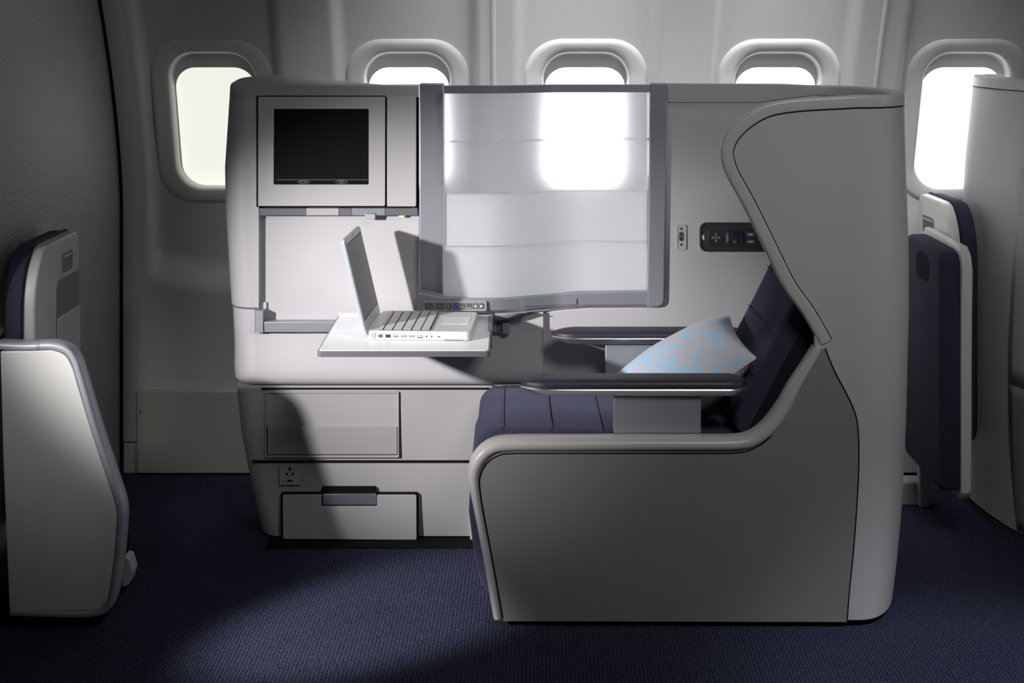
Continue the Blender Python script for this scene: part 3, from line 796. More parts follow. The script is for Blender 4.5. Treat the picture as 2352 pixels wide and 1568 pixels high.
MB().pbox(600, 1125, 891, 894, CF+0.003, CF+0.008).build('seam', M['dark'], con)
# socket plate
so = MB().prism(rrect(wx(642.5,LY), wx(691,LY), wz(1112,LY), wz(1066.5,LY), 0.003), LY-0.004, LY+0.006).build('power_socket', M['lower'], con, bevel=0.001)
mb = MB(); yq = LY-0.0046
mb.prism(XZ([(663,1072),(669,1072),(669,1077),(666,1080),(663,1077)], LY), yq, yq+0.002)
mb.prism(XZ([(656,1087),(661,1083),(662,1092),(659,1088.5)], LY), yq, yq+0.002); mb.prism(XZ([(671,1083),(677,1087.5),(673,1089),(671,1092)], LY), yq, yq+0.002)
mb.prism(ellipse(wx(666.5,LY), wz(1103,LY), 0.009, 0.0028, 16), yq, yq+0.002)
mb.prism(ellipse(wx(683.5,LY), wz(1074,LY), 0.0016, 0.0016, 8), yq, yq+0.002); mb.prism(ellipse(wx(649.5,LY), wz(1103.5,LY), 0.0016, 0.0016, 8), yq, yq+0.002)
mb.build('socket_hole', M['dark'], so)
# drawer
MB().prism(rrect(wx(645,LY), wx(961,LY), wz(1242,LY), wz(1131,LY), 0.006), LY-0.0015, LY+0.010).build('drawer_gap', M['dark'], con)
MB().prism(rrect(wx(739.5,LY), wx(864,LY), wz(1136,LY), wz(1117.5,LY), 0.004), LY-0.0022, LY+0.010).build('handle_recess', M['dark'], con)
dr = MB().prism(fillet(XZ([(650,1134.5),(739,1134.5),(739,1160.5),(866.5,1160.5),(866.5,1134.5),(957,1134.5),(957.5,1237.5),(651,1235.5)], LY), [0.005, 0.002, 0.002, 0.004, 0.004, 0.006, 0.006, 0.006], 4), LY-0.008, LY+0.006).build('drawer', M['lower'], con, bevel=0.003)
MB().pbox(741.5, 864.5, 1134.5, 1159.5, LY-0.010, LY+0.002).build('drawer_handle', M['alubright'], dr, bevel=0.002, label='aluminium drawer pull')
MB().pbox(1079.5, 1130, 1176, 1240, LY-0.002, LY+0.01).build('corner_strip', M['console'], con, bevel=0.002)
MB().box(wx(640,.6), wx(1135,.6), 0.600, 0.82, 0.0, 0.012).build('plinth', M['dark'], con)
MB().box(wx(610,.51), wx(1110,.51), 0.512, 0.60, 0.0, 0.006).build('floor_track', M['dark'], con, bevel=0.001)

# ------------------------------------------------------------------ privacy divider with frosted panels
div = thing('privacy_divider', 'silver framed privacy divider of four frosted panels between console and seat', 'divider', (0.09, 0.56, 0.7))
def Yg(x): return 0.500 + 0.095*sstep(wx(1110,.55), wx(1345,.55), x)
FYd = 0.548
mb = MB(); mb.prism(XZ([(963,192),(1018.5,192),(1018.5,735),(963,720)], FYd), FYd, 0.60); mb.build('frame_post', M['alu'], div, bevel=0.004)
pr_ = fillet(XZ([(1494,190.5),(1533,190.5),(1525,705),(1487,705)], 0.562), [0.0, 0.0, 0.032, 0.0], 8)
mb = MB(); mb.prism(pr_, 0.562, 0.600); mb.build('frame_post', M['alu'], div, bevel=0.003)
# bottom sill follows the wave of the panels
mb = MB(); rows_t = []
xs2 = [wx(963,.55) + (wx(1500,.58)-wx(963,.55))*k/50 for k in range(51)]
rr = []
for x in xs2:
    yb = min(Yg(x)+0.035, 0.602); yf = Yg(x)-0.016
    yf = min(yf, 0.562)
    px_ = HX + x*F/(yf+D0)
    edge = lerp_tab([(960,672),(1018,682),(1100,686),(1170,684),(1250,677),(1320,672),(1500,670)], px_)
    low_ = lerp_tab([(960,716),(1000,718),(1130,719),(1190,717),(1260,711.5),(1350,705.5),(1500,705)], px_)
    zt_, zb_ = wz(edge, yf), wz(low_, yf)
    rr.append([Vector((x, yf+0.004, zt_)), Vector((x, yf, zt_-0.004)), Vector((x, yf+0.002, zb_+0.008)), Vector((x, yf+0.010, zb_)), Vector((x, yb, zb_)), Vector((x, yb, zt_))])
mb.rings(rr); sill = mb.build('bottom_sill', M['alu'], div, angle=35)
# sliding catch on the sill
mb = MB(); rr = []
for k in range(13):
    px_ = 1200 + 125*k/12; x = wx(px_, .54); yf = min(Yg(x)-0.016, 0.562)
    rr.append([Vector((x, yf-0.0025, wz(704-0.075*(px_-1200)*0.6, yf)+0.001)), Vector((x, yf-0.0025, wz(682-0.02*(px_-1200), yf)-0.006)), Vector((x, yf+0.004, wz(682, yf)-0.006)), Vector((x, yf+0.004, wz(702, yf)))])
mb.rings(rr); mb.build('slide_catch', M['alu'], sill)
# under-sill fairing
mb = MB(); rr = []
for k in range(15):
    u = k/14; px_ = 1137 + 73*u; x = wx(px_, .55); h = math.sin(math.pi*min(1, 0.45+u*0.55))
    rr.append([Vector((x, 0.505, wz(716,.52))), Vector((x, 0.515, wz(717+16*h,.52))), Vector((x, 0.560, wz(719+18*h,.52))), Vector((x, 0.560, wz(716,.52)))])
mb.rings(rr); mb.build('sill_fairing', M['console'], div, angle=60)
# top rail
mb = MB(); rr = []
for k in range(31):
    x = wx(1022,.54) + (wx(1492.5,.57)-wx(1022,.54))*k/30; y = min(Yg(x), 0.575)
    zt_ = wz(195.0, y-0.012) if k < 8 else wz(196.5, y-0.012)
    zt_ = wz(195.5, 0.54)
    rr.append([Vector((x, y-0.012, zt_-0.0005)), Vector((x, y-0.013, zt_-0.022)), Vector((x, y+0.014, zt_-0.022)), Vector((x, y+0.014, zt_)), Vector((x, y-0.008, zt_+0.0015))])
mb.rings(rr); mb.build('top_rail', M['alu'], div, angle=30, label='grey satin aluminium top rail')
edgesL = [212, 326, 446, 567, 690]
for k in range(4):
    zt_ = wz(edgesL[k], .50) ; zb_ = wz(edgesL[k+1], .50)
    off = 0.010 - 0.0045*k
    x0, x1 = wx(1019.5, .51), wx(1489, .595)
    r1 = []
    n = 40
    for i in range(n+1):
        x = x0 + (x1-x0)*i/n; y = Yg(x) + off
        r1.append([Vector((x, y, zb_+0.002)), Vector((x, y, zt_)), Vector((x, y+0.004, zt_)), Vector((x, y+0.004, zb_+0.002))])
    mb = MB(); mb.rings(r1)
    if k < 3:   # lip along the lower edge
        r2 = []
        for i in range(n+1):
            x = x0 + (x1-x0)*i/n; y = Yg(x) + off
            r2.append([Vector((x, y-0.004, zb_-0.003)), Vector((x, y-0.004, zb_+0.003)), Vector((x, y+0.005, zb_+0.0035)), Vector((x, y+0.005, zb_-0.003))])
        mb.rings(r2, mi=1)
    mb.build('frosted_panel', [M['frosthi'] if k < 2 else M['frostlo'], M['frostlip']], div)
# clear edge strips of the panels
for px_, Y_ in ((1019.3, 0.50), (1488.5, 0.585)):
    MB().box(wx(px_, Y_)-0.002, wx(px_, Y_)+0.001, Y_-0.006, Y_+0.016, wz(682, Y_), wz(214, Y_)).build('panel_edge', M['frostlip'], div)
# control strip with eight seat position keys
CY = Yg(wx(1040,.5))-0.016
cp_ = MB(); ring_xz(cp_, rrect(wx(972,CY), wx(1117,CY), wz(712.5,CY), wz(690.5,CY), 0.004), rrect(wx(974,CY), wx(1115,CY), wz(711,CY), wz(692,CY), 0.003), CY-0.007, CY+0.004)
cp_.prism(rrect(wx(973,CY), wx(1116,CY), wz(711.7,CY), wz(691.3,CY), 0.0035), CY-0.0045, CY+0.004, mi=1)
panel = cp_.build('control_panel', [M['trim'], M['alu']], div)
KY = CY-0.0058
def seg(mb, p, q, w=0.0011):
    p = W(*p, CY); q = W(*q, CY); d = (q-p); d.y = 0; d.normalize(); nn = Vector((-d.z, 0, d.x))*w/2
    mb.prism([((p+nn).x, (p+nn).z), ((q+nn).x, (q+nn).z), ((q-nn).x, (q-nn).z), ((p-nn).x, (p-nn).z)], KY-0.0006, KY+0.0005, mi=1)
def keyb(x0, x1, r, segs, m_='midplastic', tris=()):
    mb = MB().prism(rrect(wx(x0,CY), wx(x1,CY), wz(708,CY), wz(695.8,CY), r), KY, KY+0.003)
    for s_ in segs: seg(mb, *s_)
    for t_ in tris: mb.prism(XZ(t_, CY), KY-0.0006, KY+0.0005, mi=1)
    mb.build('control_key', [M[m_], M['mark']], panel, label='dark blue lit control key' if m_ == 'bluebtn' else None)
keyb(976, 997.8, 0.0068, [((978.3,702),(981.6,702)),((983,699),(986,704.5)),((986,704.5),(989.5,704.5)),((990.8,702),(995.2,702)),((993,699.8),(993,704.2))])
keyb(1001.2, 1023.3, 0.0068, [((1003.5,702),(1007,702)),((1008.3,699),(1011.5,704.5)),((1011.5,704.5),(1015,704.5)),((1016.4,702),(1021,702)),((1018.7,699.8),(1018.7,704.2))])
keyb(1026.8, 1038.2, 0.002, [((1029.8,697.5),(1030.3,705.5)),((1030.3,705.5),(1035,705.5))])
keyb(1041.8, 1053.2, 0.002, [((1043.2,698),(1046,705.6)),((1046,705.6),(1051,705.2)),((1047.5,700),(1051,699)),((1048,698),(1051.5,701))], 'bluebtn')
keyb(1056.2, 1068, 0.002, [((1057,700.5),(1062,705.5)),((1062,705.5),(1067,703.8))])
keyb(1071, 1082.8, 0.002, [((1071.8,705.8),(1082.2,705.8))])
keyb(1085.8, 1097.4, 0.002, [], tris=[[(1088.3,702),(1094.6,698.3),(1094.6,706)]])
keyb(1100.4, 1112.2, 0.002, [], tris=[[(1109.8,702),(1103.2,698.3),(1103.2,706)]])

# ------------------------------------------------------------------ tray table
TZ = 0.675
tt = thing('tray_table', 'white fold-out tray table with grey edge, extending from the console', 'table', (-0.28, 0.54, TZ-0.02))
tx0, tx1, ty0, ty1 = -0.508, -0.0575, 0.100, 0.540
ym = 0.329
for y0, y1, c in ((ty0, ym-0.001, (0.012, 0.012, 0.002, 0.002)), (ym+0.001, ty1, (0.002, 0.002, 0.004, 0.004))):
    r0, r1_, r2_, r3_ = c
    lf = MB().zprism(fillet([(tx0, y0), (tx1, y0), (tx1, y1), (tx0, y1)], c, 5), TZ-0.0165, TZ-0.0015).build('table_leaf_edge', M['aludark'], tt, bevel=0.003)
    MB().zprism(fillet([(tx0+0.004, y0+(0.004 if y0 < 0.2 else 0)), (tx1-0.004, y0+(0.004 if y0 < 0.2 else 0)), (tx1-0.004, y1-(0.003 if y0 > 0.2 else 0)), (tx0+0.004, y1-(0.003 if y0 > 0.2 else 0))], c, 5), TZ-0.006, TZ).build('table_leaf', M['white'], lf, bevel=0.0006)
MB().box(tx0+0.002, tx0+0.118, ty1-0.012, ty1+0.004, TZ-0.004, TZ+0.006).build('hinge_strip', M['white'], tt, bevel=0.001)
MB().box(tx1-0.010, tx1+0.002, ym, ty1+0.004, TZ-0.05, TZ+0.0015).build('side_arm', M['alu'], tt, bevel=0.001)

# ------------------------------------------------------------------ laptop
lp = thing('laptop', 'open white laptop computer on the fold-out tray table', 'laptop', (-0.385, 0.228, TZ))
rot = Matrix.Translation(Vector((-0.3865, 0.217, TZ))) @ Matrix.Rotation(-0.05, 4, 'Z')
LU, LV, LH = 0.277, 0.257, 0.025
def Lb(mb, name, mat, parent, **k): return mb.xform(rot).build(name, mat, parent, **k)
base = Lb(MB().zprism(fillet([(0, 0), (LU, 0), (LU, LV), (0, LV)], [0.008, 0.020, 0.020, 0.008], 6), 0.001, LH), 'laptop_base', M['laptopw'], lp, bevel=0.004, seg=3)
Lb(MB().zprism(fillet([(0.004, 0.004), (LU-0.004, 0.004), (LU-0.004, LV-0.004), (0.004, LV-0.004)], [0.006, 0.017, 0.017, 0.006], 6), LH-0.002, LH+0.0003), 'palm_deck', M['laptopdeck'], base)
kb = Lb(MB().zprism(fillet([(0.026, 0.011), (0.166, 0.011), (0.166, LV-0.011), (0.026, LV-0.011)], 0.003, 3), LH-0.001, LH+0.0010), 'keyboard', M['darkplastic'], lp)
proto = {}
rows_k = [(0.0275, 0.0115, 15, 0.0), (0.0410, 0.0235, 13, 0.0), (0.0665, 0.0235, 13, 0.0), (0.0920, 0.0235, 12, 0.0), (0.1175, 0.0235, 11, 0.0), (0.1425, 0.0225, 10, 1.0)]
for u0, du, nk, sp_ in rows_k:
    wv_ = (LV-0.026)/nk; v0 = 0.013
    k = 0
    while k < nk:
        span = 5 if (sp_ and k == 3) else 1
        if sp_ and 3 < k < 8: k += 1; continue
        key = (du, nk, span)
        w_ = wv_*span - 0.0022
        if key not in proto:
            g = MB().zprism(fillet([(0, 0), (du-0.0018, 0), (du-0.0018, w_), (0, w_)], 0.0012, 2), 0, 0.0030)
            o = bpy.data.meshes.new('key')
            g2 = MB(); g2.v = [rot.to_3x3() @ p for p in g.v]; g2.f = g.f; g2.mi = [0, 0] + [1]*(len(g.f)-2)
            q = g2.build('key', [M['laptopk'], M['shellg']], None, smooth=False); proto[key] = q  # shade between keys put into the colour: sides darker than tops
            kobj = q
            first = True
        else:
            kobj = proto[key].copy(); C.objects.link(kobj)
        kobj.parent = kb
        kobj.location = rot @ Vector((u0, v0 + wv_*k, LH+0.0010)) - ROOT[lp.name]
        k += 1
tp = Lb(MB().zprism(rrect(0.186, 0.264, 0.090, 0.185, 0.003, 4), LH, LH+0.0008), 'trackpad', M['laptopw'], lp, bevel=0.0003)
Lb(MB().zprism(rrect(0.240, 0.262, 0.092, 0.183, 0.002, 4), LH+0.0005, LH+0.0013), 'trackpad_button', M['laptopw'], tp, bevel=0.0003)
# side ports
def upx(px): return (px - 848.0)/234.0*LU
def port(kind, px0, px1, z0, z1, mat='midplastic'):
    g = MB(); y0 = -0.0006
    u0, u1 = upx(px0), upx(px1)
    if kind == 'round':
        g.prism(ellipse((u0+u1)/2, (z0+z1)/2, (u1-u0)/2, (u1-u0)/2, 20), y0, 0.001); g.prism(ellipse((u0+u1)/2, (z0+z1)/2, (u1-u0)/2*0.72, (u1-u0)/2*0.72, 20), y0-0.0003, 0.0005, mi=1); g.prism(ellipse((u0+u1)/2, (z0+z1)/2, 0.0012, 0.0012, 10), y0-0.0008, 0.0005, mi=2)
        mats = [M['midplastic'], M['laptopw'], M['dark']]
    elif kind == 'usb':
        g.prism(rrect(u0, u1, z0, z1, 0.0006, 3), y0, 0.001); g.prism(rrect(u0+0.0012, u1-0.0012, (z0+z1)/2-0.0003, z1-0.0012, 0.0002, 2), y0-0.0003, 0.0005, mi=1); mats = [M['midplastic'], M['laptopw']]
    else:
        g.prism(rrect(u0, u1, z0, z1, 0.0012, 3), y0, 0.001); mats = [M[mat]]
    Lb(g, 'port', mats, base)
port('round', 856, 866, 0.008, 0.018)
port('p', 871, 881, 0.0075, 0.0165); port('p', 887, 899, 0.0075, 0.0165, 'darkplastic')
port('usb', 905, 916, 0.0095, 0.0160); port('usb', 922.5, 935.5, 0.0100, 0.0150); port('usb', 941, 954, 0.0100, 0.0150); port('usb', 960, 972, 0.0075, 0.0145)
port('p', 979, 982, 0.0105, 0.0140, 'dark'); port('p', 991, 994, 0.0105, 0.0140, 'dark'); port('p', 1006, 1012, 0.0105, 0.0128, 'dark')
g = MB()
for k in range(12):
    u = upx(1021.5 + 3.75*k); g.prism([(u, 0.0020), (u+0.0017, 0.0020), (u+0.0017, 0.0052), (u, 0.0052)], -0.0006, 0.001)
Lb(g, 'side_vent', M['midplastic'], base)
Lb(MB().tube([(LU-0.0005, 0.138, 0.017), (LU+0.0006, 0.138, 0.017)], 0.0018, 10), 'lid_catch', M['dark'], base)
# lid, leaning back
th = math.radians(13.5)
lidm = rot @ Matrix.Translation(Vector((-0.004, 0, 0.014))) @ Matrix.Rotation(-th, 4, 'Y')
g = MB().xprism(fillet([(0.0, 0.0), (LV, 0.0), (LV, 0.264), (0.0, 0.264)], [0.004, 0.004, 0.014, 0.014], 5), -0.011, 0.0)
lid = g.xform(lidm).build('laptop_lid', M['lid'], lp, bevel=0.003)
g = MB().xprism(fillet([(0.006, 0.012), (LV-0.006, 0.012), (LV-0.006, 0.259), (0.006, 0.259)], 0.008, 4), -0.001, 0.0005)
bzl = g.xform(lidm).build('lid_bezel', M['laptopdeck'], lid)
g = MB().xprism([(0.014, 0.038), (LV-0.014, 0.038), (LV-0.014, 0.245), (0.014, 0.245)], -0.0005, 0.0009); g.xform(lidm).build('display', M['lcd'], lid)
g = MB().xprism([(0.012, 0.036), (LV-0.012, 0.036), (LV-0.012, 0.247), (0.012, 0.247)], -0.0005, 0.0007); g.xform(lidm).build('display_rim', M['dark'], lid)
g = MB()
for y, z in ((0.008, 0.254), (LV-0.008, 0.254), (LV/2, 0.254)): g.tube([(0, y, z), (0.0012, y, z)], 0.0018, 8)
g.xform(lidm).build('lid_bumper', M['dark'], lid)
g = MB().tube([(-0.003, 0.02, 0.015), (-0.003, LV-0.02, 0.015)], 0.007, 10); Lb(g, 'hinge', M['laptopdeck'], lp)

# ------------------------------------------------------------------ folding footrests
def footrest(label, xs_face, sgn, prof_yz, slot, pocket, shell_mat, shell_t=0.032, cush_t=0.05, group=None, cush_face_detail=False):
    ys = [p[0] for p in prof_yz]; zs2 = [p[1] for p in prof_yz]
    base_z = min(zs2)
    root = thing('folding_footrest', label, 'footrest', (xs_face, (min(ys)+max(ys))/2, base_z), 'folding footrests')
    pf = fillet(prof_yz, 0.0, 1) if False else prof_yz
    cy = sum(ys)/len(ys); cz_ = sum(zs2)/len(zs2)
    def shrink(k): return [(cy+(y-cy)*k, cz_+(z-cz_)*k) for y, z in pf]
    # shell: outer face at xs_face, inner at xs_face - sgn*shell_t
    mb = MB(); rr = []
    for k, dx in ((0.955, 0.0), (0.985, 0.002), (0.998, 0.009), (1.0, 0.018), (1.0, shell_t)):
        rr.append([Vector((xs_face - sgn*dx, y, z)) for y, z in shrink(k)])
    mb.rings(rr); sh = mb.build('footrest_shell', shell_mat, root, angle=50)
    mb = MB(); rr = []
    for k, dx in ((0.99, 0.0), (1.012, 0.006), (1.02, 0.016), (1.02, cush_t*0.6), (1.005, cush_t*0.85), (0.965, cush_t)):
        rr.append([Vector((xs_face - sgn*(shell_t+0.001+dx), y, z)) for y, z in shrink(k)])
    mb.rings(rr); cu = mb.build('footrest_cushion', M['herring'], root, angle=60)
    mb = MB(); q = [Vector((xs_face - sgn*(shell_t+0.002), cy+(y-cy)*1.024, cz_+(z-cz_)*1.022)) for y, z in pf]
    mb.tube(q, 0.004, 6); mb.build('piping', M['navydark'], cu)
    if slot:
        y0, y1, z0, z1 = slot
        e = 0.0015
        mb = MB(); o_ = rrect(y0-0.006, y1+0.006, z0-0.006, z1+0.006, 0.016, 5); i_ = rrect(y0, y1, z0, z1, 0.012, 5); 
        X = lambda d: xs_face + sgn*d
        mb.rings([[Vector((X(e-0.002), y, z)) for y, z in o_], [Vector((X(e), y, z)) for y, z in o_], [Vector((X(e), y, z)) for y, z in i_], [Vector((X(-0.001), y, z)) for y, z in i_]], caps=False)
        hd = mb.build('hand_slot', shell_mat, sh)
        mb = MB(); mb.add([Vector((X(0.0004), y, z)) for y, z in i_], [tuple(range(len(i_)))]); mb.build('slot_hollow', M['midplastic'], hd)
        mb = MB(); mb.box(min(X(0), X(0.003)), max(X(0), X(0.003)), y0+0.012, y1-0.01, z1-0.014, z1-0.007); mb.build('slot_latch', M['shellg'], hd, bevel=0.001)
    if pocket:
        y0, y1, z0, zm, z1 = pocket
        X = lambda d: xs_face + sgn*d
        o_ = rrect(y0, y1, z0, z1, (0.002, 0.025, 0.01, 0.01), 5); 
        mb = MB(); mb.add([Vector((X(0.0006), y, z)) for y, z in o_], [tuple(range(len(o_)))]); pk = mb.build('pocket', M['midplastic'], sh)
        mb = MB(); mb.box(min(X(0), X(0.004)), max(X(0), X(0.004)), y0+0.004, y1, z0, zm); mb.build('pocket_flap', shell_mat, pk, bevel=0.002)
        mb = MB(); mb.box(min(X(0), X(0.0046)), max(X(0), X(0.0046)), y0+0.004, y1, z0+(zm-z0)*0.45, z0+(zm-z0)*0.45+0.002); mb.build('pocket_seam', M['shellg'], pk)
    return root
def fr_prof(y0, y1, z0, z1, big=0.16, small=0.03):
    pts_ = [(y0, z0)]
    n = 10
    for k in range(n+1):
        a = math.pi - math.pi/2*k/n
        pts_.append((y0 + big*0.75 + big*0.75*math.cos(a), z1 - big + big*math.sin(a)))
    for k in range(5):
        a = math.pi/2 - math.pi/2*k/4
        pts_.append((y1 - small + small*math.cos(a), z1 - small + small*math.sin(a)))
    pts_.append((y1, z0))
    # densify the straight edges so scaling keeps round corners
    return pts_
frL = footrest('folded navy footrest with grey back shell standing in the silver-edged housing', -1.222, 1, fr_prof(0.045, 0.40, 0.25, 0.945), (0.245, 0.335, 0.848, 0.902), (0.205, 0.392, 0.60, 0.735, 0.835), M['shellg'])
frR = footrest('folded footrest with pale back shell and hand slot, behind the navy cushioned one', 1.345, -1, fr_prof(0.72, 1.05, 0.26, 0.968), (0.88, 1.0, 0.845, 0.905), None, M['shellw'])
# the near one on the right shows its cushion, with a slot through it
profN = [(0.50, 0.10), (0.505, 0.09), (0.53, 0.082), (0.84, 0.082), (0.86, 0.10), (0.86, 0.84), (0.84, 0.868), (0.80, 0.875), (0.56, 0.872), (0.52, 0.862), (0.502, 0.835)]
nr = thing('folding_footrest', 'folded footrest showing its navy cushion face and finger slot, right of the big seat shell', 'footrest', (1.30, 0.68, 0.0), 'folding footrests')
mb = MB(); cy, cz_ = 0.68, 0.48
rr = []
for x, k in ((1.242, 0.93), (1.244, 0.965), (1.252, 0.99), (1.265, 1.0), (1.295, 1.0), (1.302, 0.985)):
    rr.append([Vector((x + 0.012*sstep(0.45, 0.85, z)*0, cy+(y-cy)*k, 0.165+(cz_+(z-cz_)*k-0.082)*0.89)) for y, z in profN])
mb.rings(rr); cu = mb.build('footrest_cushion', M['herring'], nr, bevel=0.004, angle=60)
mb = MB(); o_ = rrect(0.60, 0.73, 0.755, 0.835, 0.035, 6); mb.xprism(o_, 1.2412, 1.243); mb.build('finger_slot', M['dark'], cu)
mb = MB(); rr = []
prS = [(0.50, 0.165), (0.52, 0.14), (0.84, 0.14), (0.865, 0.155), (0.865, 0.86), (0.85, 0.885), (0.53, 0.880), (0.505, 0.862), (0.492, 0.82), (0.497, 0.70), (0.50, 0.55)]
for x, k in ((1.303, 0.985), (1.306, 1.0), (1.320, 1.0), (1.332, 0.99), (1.337, 0.96)):
    rr.append([Vector((x, cy+(y-cy)*k, cz_+(z-cz_)*k)) for y, z in prS])
mb.rings(rr); mb.build('footrest_shell', M['shellw'], nr, bevel=0.004, angle=60)
MB().box(1.12, 1.325, 0.86, 0.93, 0.0, 0.075).build('hinge_base', M['shellg'], nr, bevel=0.006)
MB().box(1.285, 1.318, 0.84, 0.87, 0.0, 0.15).build('hinge_arm', M['shellg'], nr, bevel=0.006)

# housing on the left
ho = thing('footrest_housing', 'pale grey side housing with silver edge trim, at the left bulkhead', 'footrest housing', (-1.13, 0.1, 0))
HYv = -0.02
hp = [(3,806),(118,803),(150,815),(168,845),(180,885),(215,1000),(250,1105),(268,1165),(269,1205),(262,1290),(252,1360),(238,1388),(205,1400),(24,1400),(20,1300),(10,1050)]
hs_ = spline([Vector(p) for p in hp[1:14]], 5)
face_poly = [(2, 806)] + [(p.x, p.y) for p in hs_] + [(22,1392), (8,1050)]
# bulged front: prism plus curved left return
mb = MB(); mb.prism(XZ(face_poly, HYv), HYv-0.004, HYv+0.03); pn = mb.build('housing_panel', M['shellw'], ho, bevel=0.003)
tp_ = [(-4,793),(60,796),(118,794),(152,803),(172,826),(186,868),(222,990),(258,1098),(277,1160),(278,1210),(270,1295),(258,1368),(242,1397),(208,1408),(120,1408),(26,1405)]
ts = spline([Vector(p) for p in tp_], 6)
P3 = [W(p.x, p.y, HYv) for p in ts]; rr = []
for i, p in enumerate(P3):
    t = (P3[min(i+1, len(P3)-1)] - P3[max(i-1, 0)]).normalized(); a = Vector((t.z, 0, -t.x))
    w = 0.0115 if i < 18 else 0.0105
    rr.append([p + a*w*math.copysign(abs(math.cos(q))**0.6, math.cos(q)) + Vector((0, 0.016 + 0.027*math.copysign(abs(math.sin(q))**0.7, math.sin(q)), 0)) for q in [2*math.pi*k/18 for k in range(18)]])
MB().rings(rr).build('edge_trim', M['alu'], ho, angle=60)
# rim running back along the bulkhead side
MB().tube([W(-2, 792, HYv+0.015), Vector((-1.320, 0.026, 0.727)), Vector((-1.3235, 0.12, 0.726)), Vector((-1.3235, 0.30, 0.724))], 0.010, 10).build('rear_trim', M['alu'], ho)
MB().box(-1.332, -1.316, 0.0, 0.30, 0.05, 0.722).build('rear_panel', M['shellg'], ho, bevel=0.004)
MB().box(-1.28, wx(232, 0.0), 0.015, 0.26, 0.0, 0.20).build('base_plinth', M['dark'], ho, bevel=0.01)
mb = MB(); mb.prism(fillet([(-0.992, 0.09), (-0.975, 0.10), (-0.966, 0.13), (-0.976, 0.165), (-0.992, 0.17)], 0.006, 3), 0.02, 0.07); mb.build('foot_cover', M['shellg'], ho, bevel=0.004)
MB().tube([W(84, 788, HYv-0.0155), W(84, 801.5, HYv-0.0155)], 0.0007, 6).build('trim_joint', M['aludark'], ho)

# ------------------------------------------------------------------ neighbouring shell at the right edge
nb = thing('neighbour_shell', 'tall grey curved seat shell at the right edge of the picture', 'seat shell', (1.85, 0.6, 0))
plN = [(1.62, 1.06), (1.545, 1.06), (1.485, 1.02), (1.460, 0.95), (1.458, 0.85), (1.475, 0.70), (1.512, 0.56), (1.575, 0.45), (1.68, 0.37), (1.85, 0.33), (2.15, 0.32)]
plS = [Vector(p) for p in spline([Vector(p) for p in plN], 6)]
nbt = [(0.0, 0.0), (0.10, -0.008), (0.30, -0.014), (0.55, -0.014), (0.85, -0.004), (1.1, 0.012), (1.36, 0.040)]
nN = []
for i in range(len(plS)):
    t = (plS[min(i+1, len(plS)-1)] - plS[max(i-1, 0)]).normalized(); nN.append(Vector((t.y, -t.x)))
def nbp(i, z, off=0.0):
    p = plS[i]; nn = nN[i]
    if nn.x > 0 and nn.y > 0: pass
    d = lerp_tab(nbt, z)
    return Vector((p.x - nn.x*(d) * 1.0 + nn.x*off, p.y - nn.y*d*0.5 + nn.y*off, z))
sgnN = 1 if nN[len(nN)//2].x < 0 else -1
if sgnN < 0: nN = [-q for q in nN]
zsN = [0.02, 0.08, 0.2, 0.35, 0.5, 0.65, 0.8, 0.95, 1.1, 1.22, 1.325]
MB().grid([[nbp(i, z) for z in zsN] for i in range(len(plS))]).build('shell_wall', M['shell'], nb, angle=60)
rt = []
for i in range(len(plS)):
    a = nbp(i, 1.358); rt.append([nbp(i, 1.327, 0.002), nbp(i, 1.356, 0.002), nbp(i, 1.362, -0.004), nbp(i, 1.362, -0.030), nbp(i, 1.352, -0.036), nbp(i, 1.327, -0.036)])
MB().grid(rt).build('rim_trim', M['trim'], nb, angle=40)
MB().tube([nbp(i, 1.3255, 0.001) for i in range(len(plS))], 0.0014, 6).build('seam', M['dark'], nb)
c_ = [p for p in (nbp(i, 1.33, -0.03) for i in range(len(plS)))] + [Vector((2.15, 1.06, 1.33))]
mb = MB(); mb.add(c_, [tuple(range(len(c_)))]); mb.build('top_lid', M['flap'], nb)
# front panel with its own seam
i0 = min(range(len(plS)), key=lambda i: abs(plS[i].x-1.494) + abs(plS[i].y-0.615))
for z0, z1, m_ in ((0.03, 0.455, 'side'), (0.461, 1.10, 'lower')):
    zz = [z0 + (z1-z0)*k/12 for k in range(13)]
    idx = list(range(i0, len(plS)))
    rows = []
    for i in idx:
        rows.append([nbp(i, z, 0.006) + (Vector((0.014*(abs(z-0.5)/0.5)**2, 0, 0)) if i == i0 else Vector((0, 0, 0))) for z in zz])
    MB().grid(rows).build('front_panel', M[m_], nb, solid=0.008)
rows = []
MB().grid([[nbp(i, z, 0.010) + Vector((0, 0, 0)) for z in (0.0, 0.022)] for i in range(len(plS))]).build('base_skirt', M['darkplastic'], nb)

# ------------------------------------------------------------------ camera
cam = bpy.data.cameras.new('camera'); co = bpy.data.objects.new('camera', cam); C.objects.link(co)
co.location = (0, -D0, H); co.rotation_euler = (math.radians(90), 0, 0)
cam.sensor_width = 36.0; cam.lens = 36.0*F/2352.0
cam.shift_x = 0.0; cam.shift_y = -(784.0-HY)/2352.0
cam.clip_start = 0.05
bpy.context.scene.camera = co

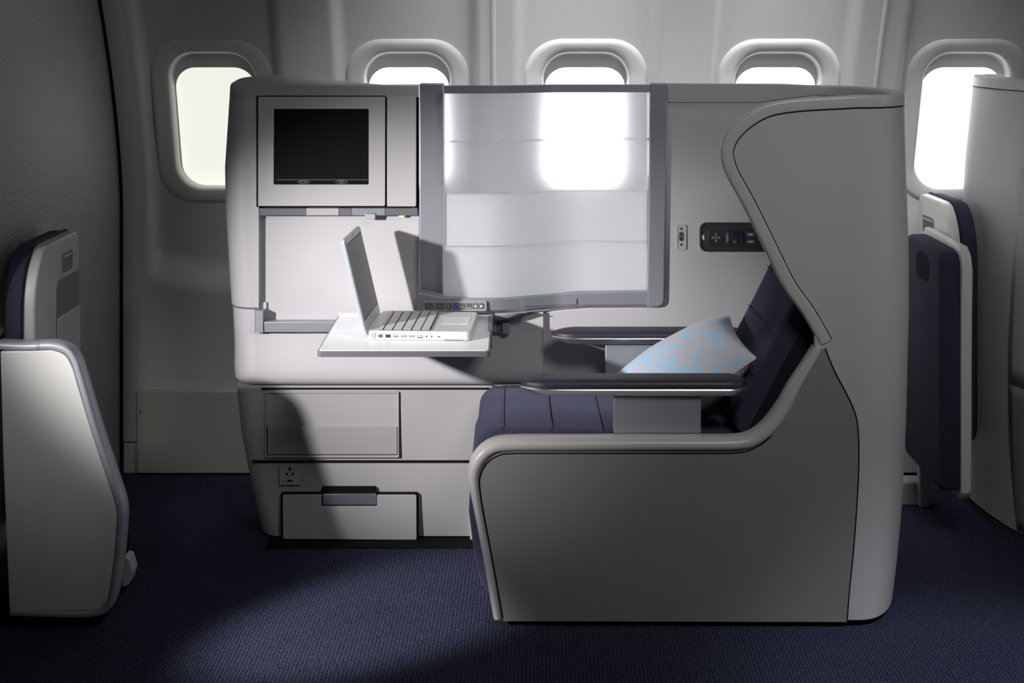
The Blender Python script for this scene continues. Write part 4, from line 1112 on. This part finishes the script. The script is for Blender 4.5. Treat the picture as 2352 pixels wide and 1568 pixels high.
# ------------------------------------------------------------------ lights
def aim(o, tgt):
    d = Vector(tgt) - o.location; o.rotation_euler = d.to_track_quat('-Z', 'Y').to_euler()
def spot(name, loc, tgt, e, ang, blend, size, col=(1, 1, 1)):
    l = bpy.data.lights.new(name, 'SPOT'); l.energy = e; l.spot_size = math.radians(ang); l.spot_blend = blend; l.shadow_soft_size = size; l.color = col
    o = bpy.data.objects.new(name, l); C.objects.link(o); o.location = loc; aim(o, tgt); return o
def area(name, loc, tgt, e, sx, sy, col=(1, 1, 1), spread=180):
    l = bpy.data.lights.new(name, 'AREA'); l.energy = e; l.shape = 'RECTANGLE'; l.size = sx; l.size_y = sy; l.color = col; l.spread = math.radians(spread)
    o = bpy.data.objects.new(name, l); C.objects.link(o); o.location = loc; aim(o, tgt); return o
spot('key_spot', (-2.36, -1.60, 1.48), (-0.20, 0.48, 0.62), 570, 28, 1.0, 0.055, (1.0, 0.985, 0.99))
spot('floor_spot', (-2.36, -1.60, 1.46), (-0.36, 0.06, 0.0), 760, 12.5, 0.8, 0.05, (0.97, 0.97, 1.0))
area('overhead_front', (1.0, -2.0, 2.7), (0.75, 0.1, 0.75), 4.6, 1.0, 0.6, (1.0, 0.99, 0.98), 80)
area('wall_wash', (0.55, 0.42, 2.32), (0.52, 1.0, 1.60), 13.0, 1.6, 0.14, (0.93, 0.96, 1.0), 66)
spot('bulkhead_glow', (-0.1, -0.9, 2.3), (-1.335, 0.40, 1.52), 26, 34, 1.0, 0.2, (1, 0.98, 0.95))
spot('aisle_wash', (1.9, -1.6, 2.6), (1.15, -0.5, 0.0), 210, 26, 0.6, 0.15, (0.85, 0.92, 1.0))
spot('left_fill', (-1.0, -2.3, 2.1), (-1.14, 0, 0.70), 62, 19, 1.0, 0.2, (1, 0.99, 0.98))
spot('table_spot', (-0.35, -0.25, 2.6), (-0.29, 0.30, 0.67), 24, 17, 1.0, 0.05, (1, 1, 1))
spot('right_side_light', (3.2, -0.6, 1.45), (1.05, 0.1, 0.75), 24, 40, 1.0, 0.3, (1, 1, 1))
w = bpy.data.worlds.new('world'); bpy.context.scene.world = w; w.use_nodes = True
w.node_tree.nodes['Background'].inputs[0].default_value = (0.9, 0.93, 1.0, 1); w.node_tree.nodes['Background'].inputs[1].default_value = 0.012
sc = bpy.context.scene
sc.view_settings.view_transform = 'Standard'; sc.view_settings.look = 'None'; sc.view_settings.exposure = 0.0
sc.cycles.use_denoising = True
sc.cycles.max_bounces = 8; sc.cycles.transmission_bounces = 8
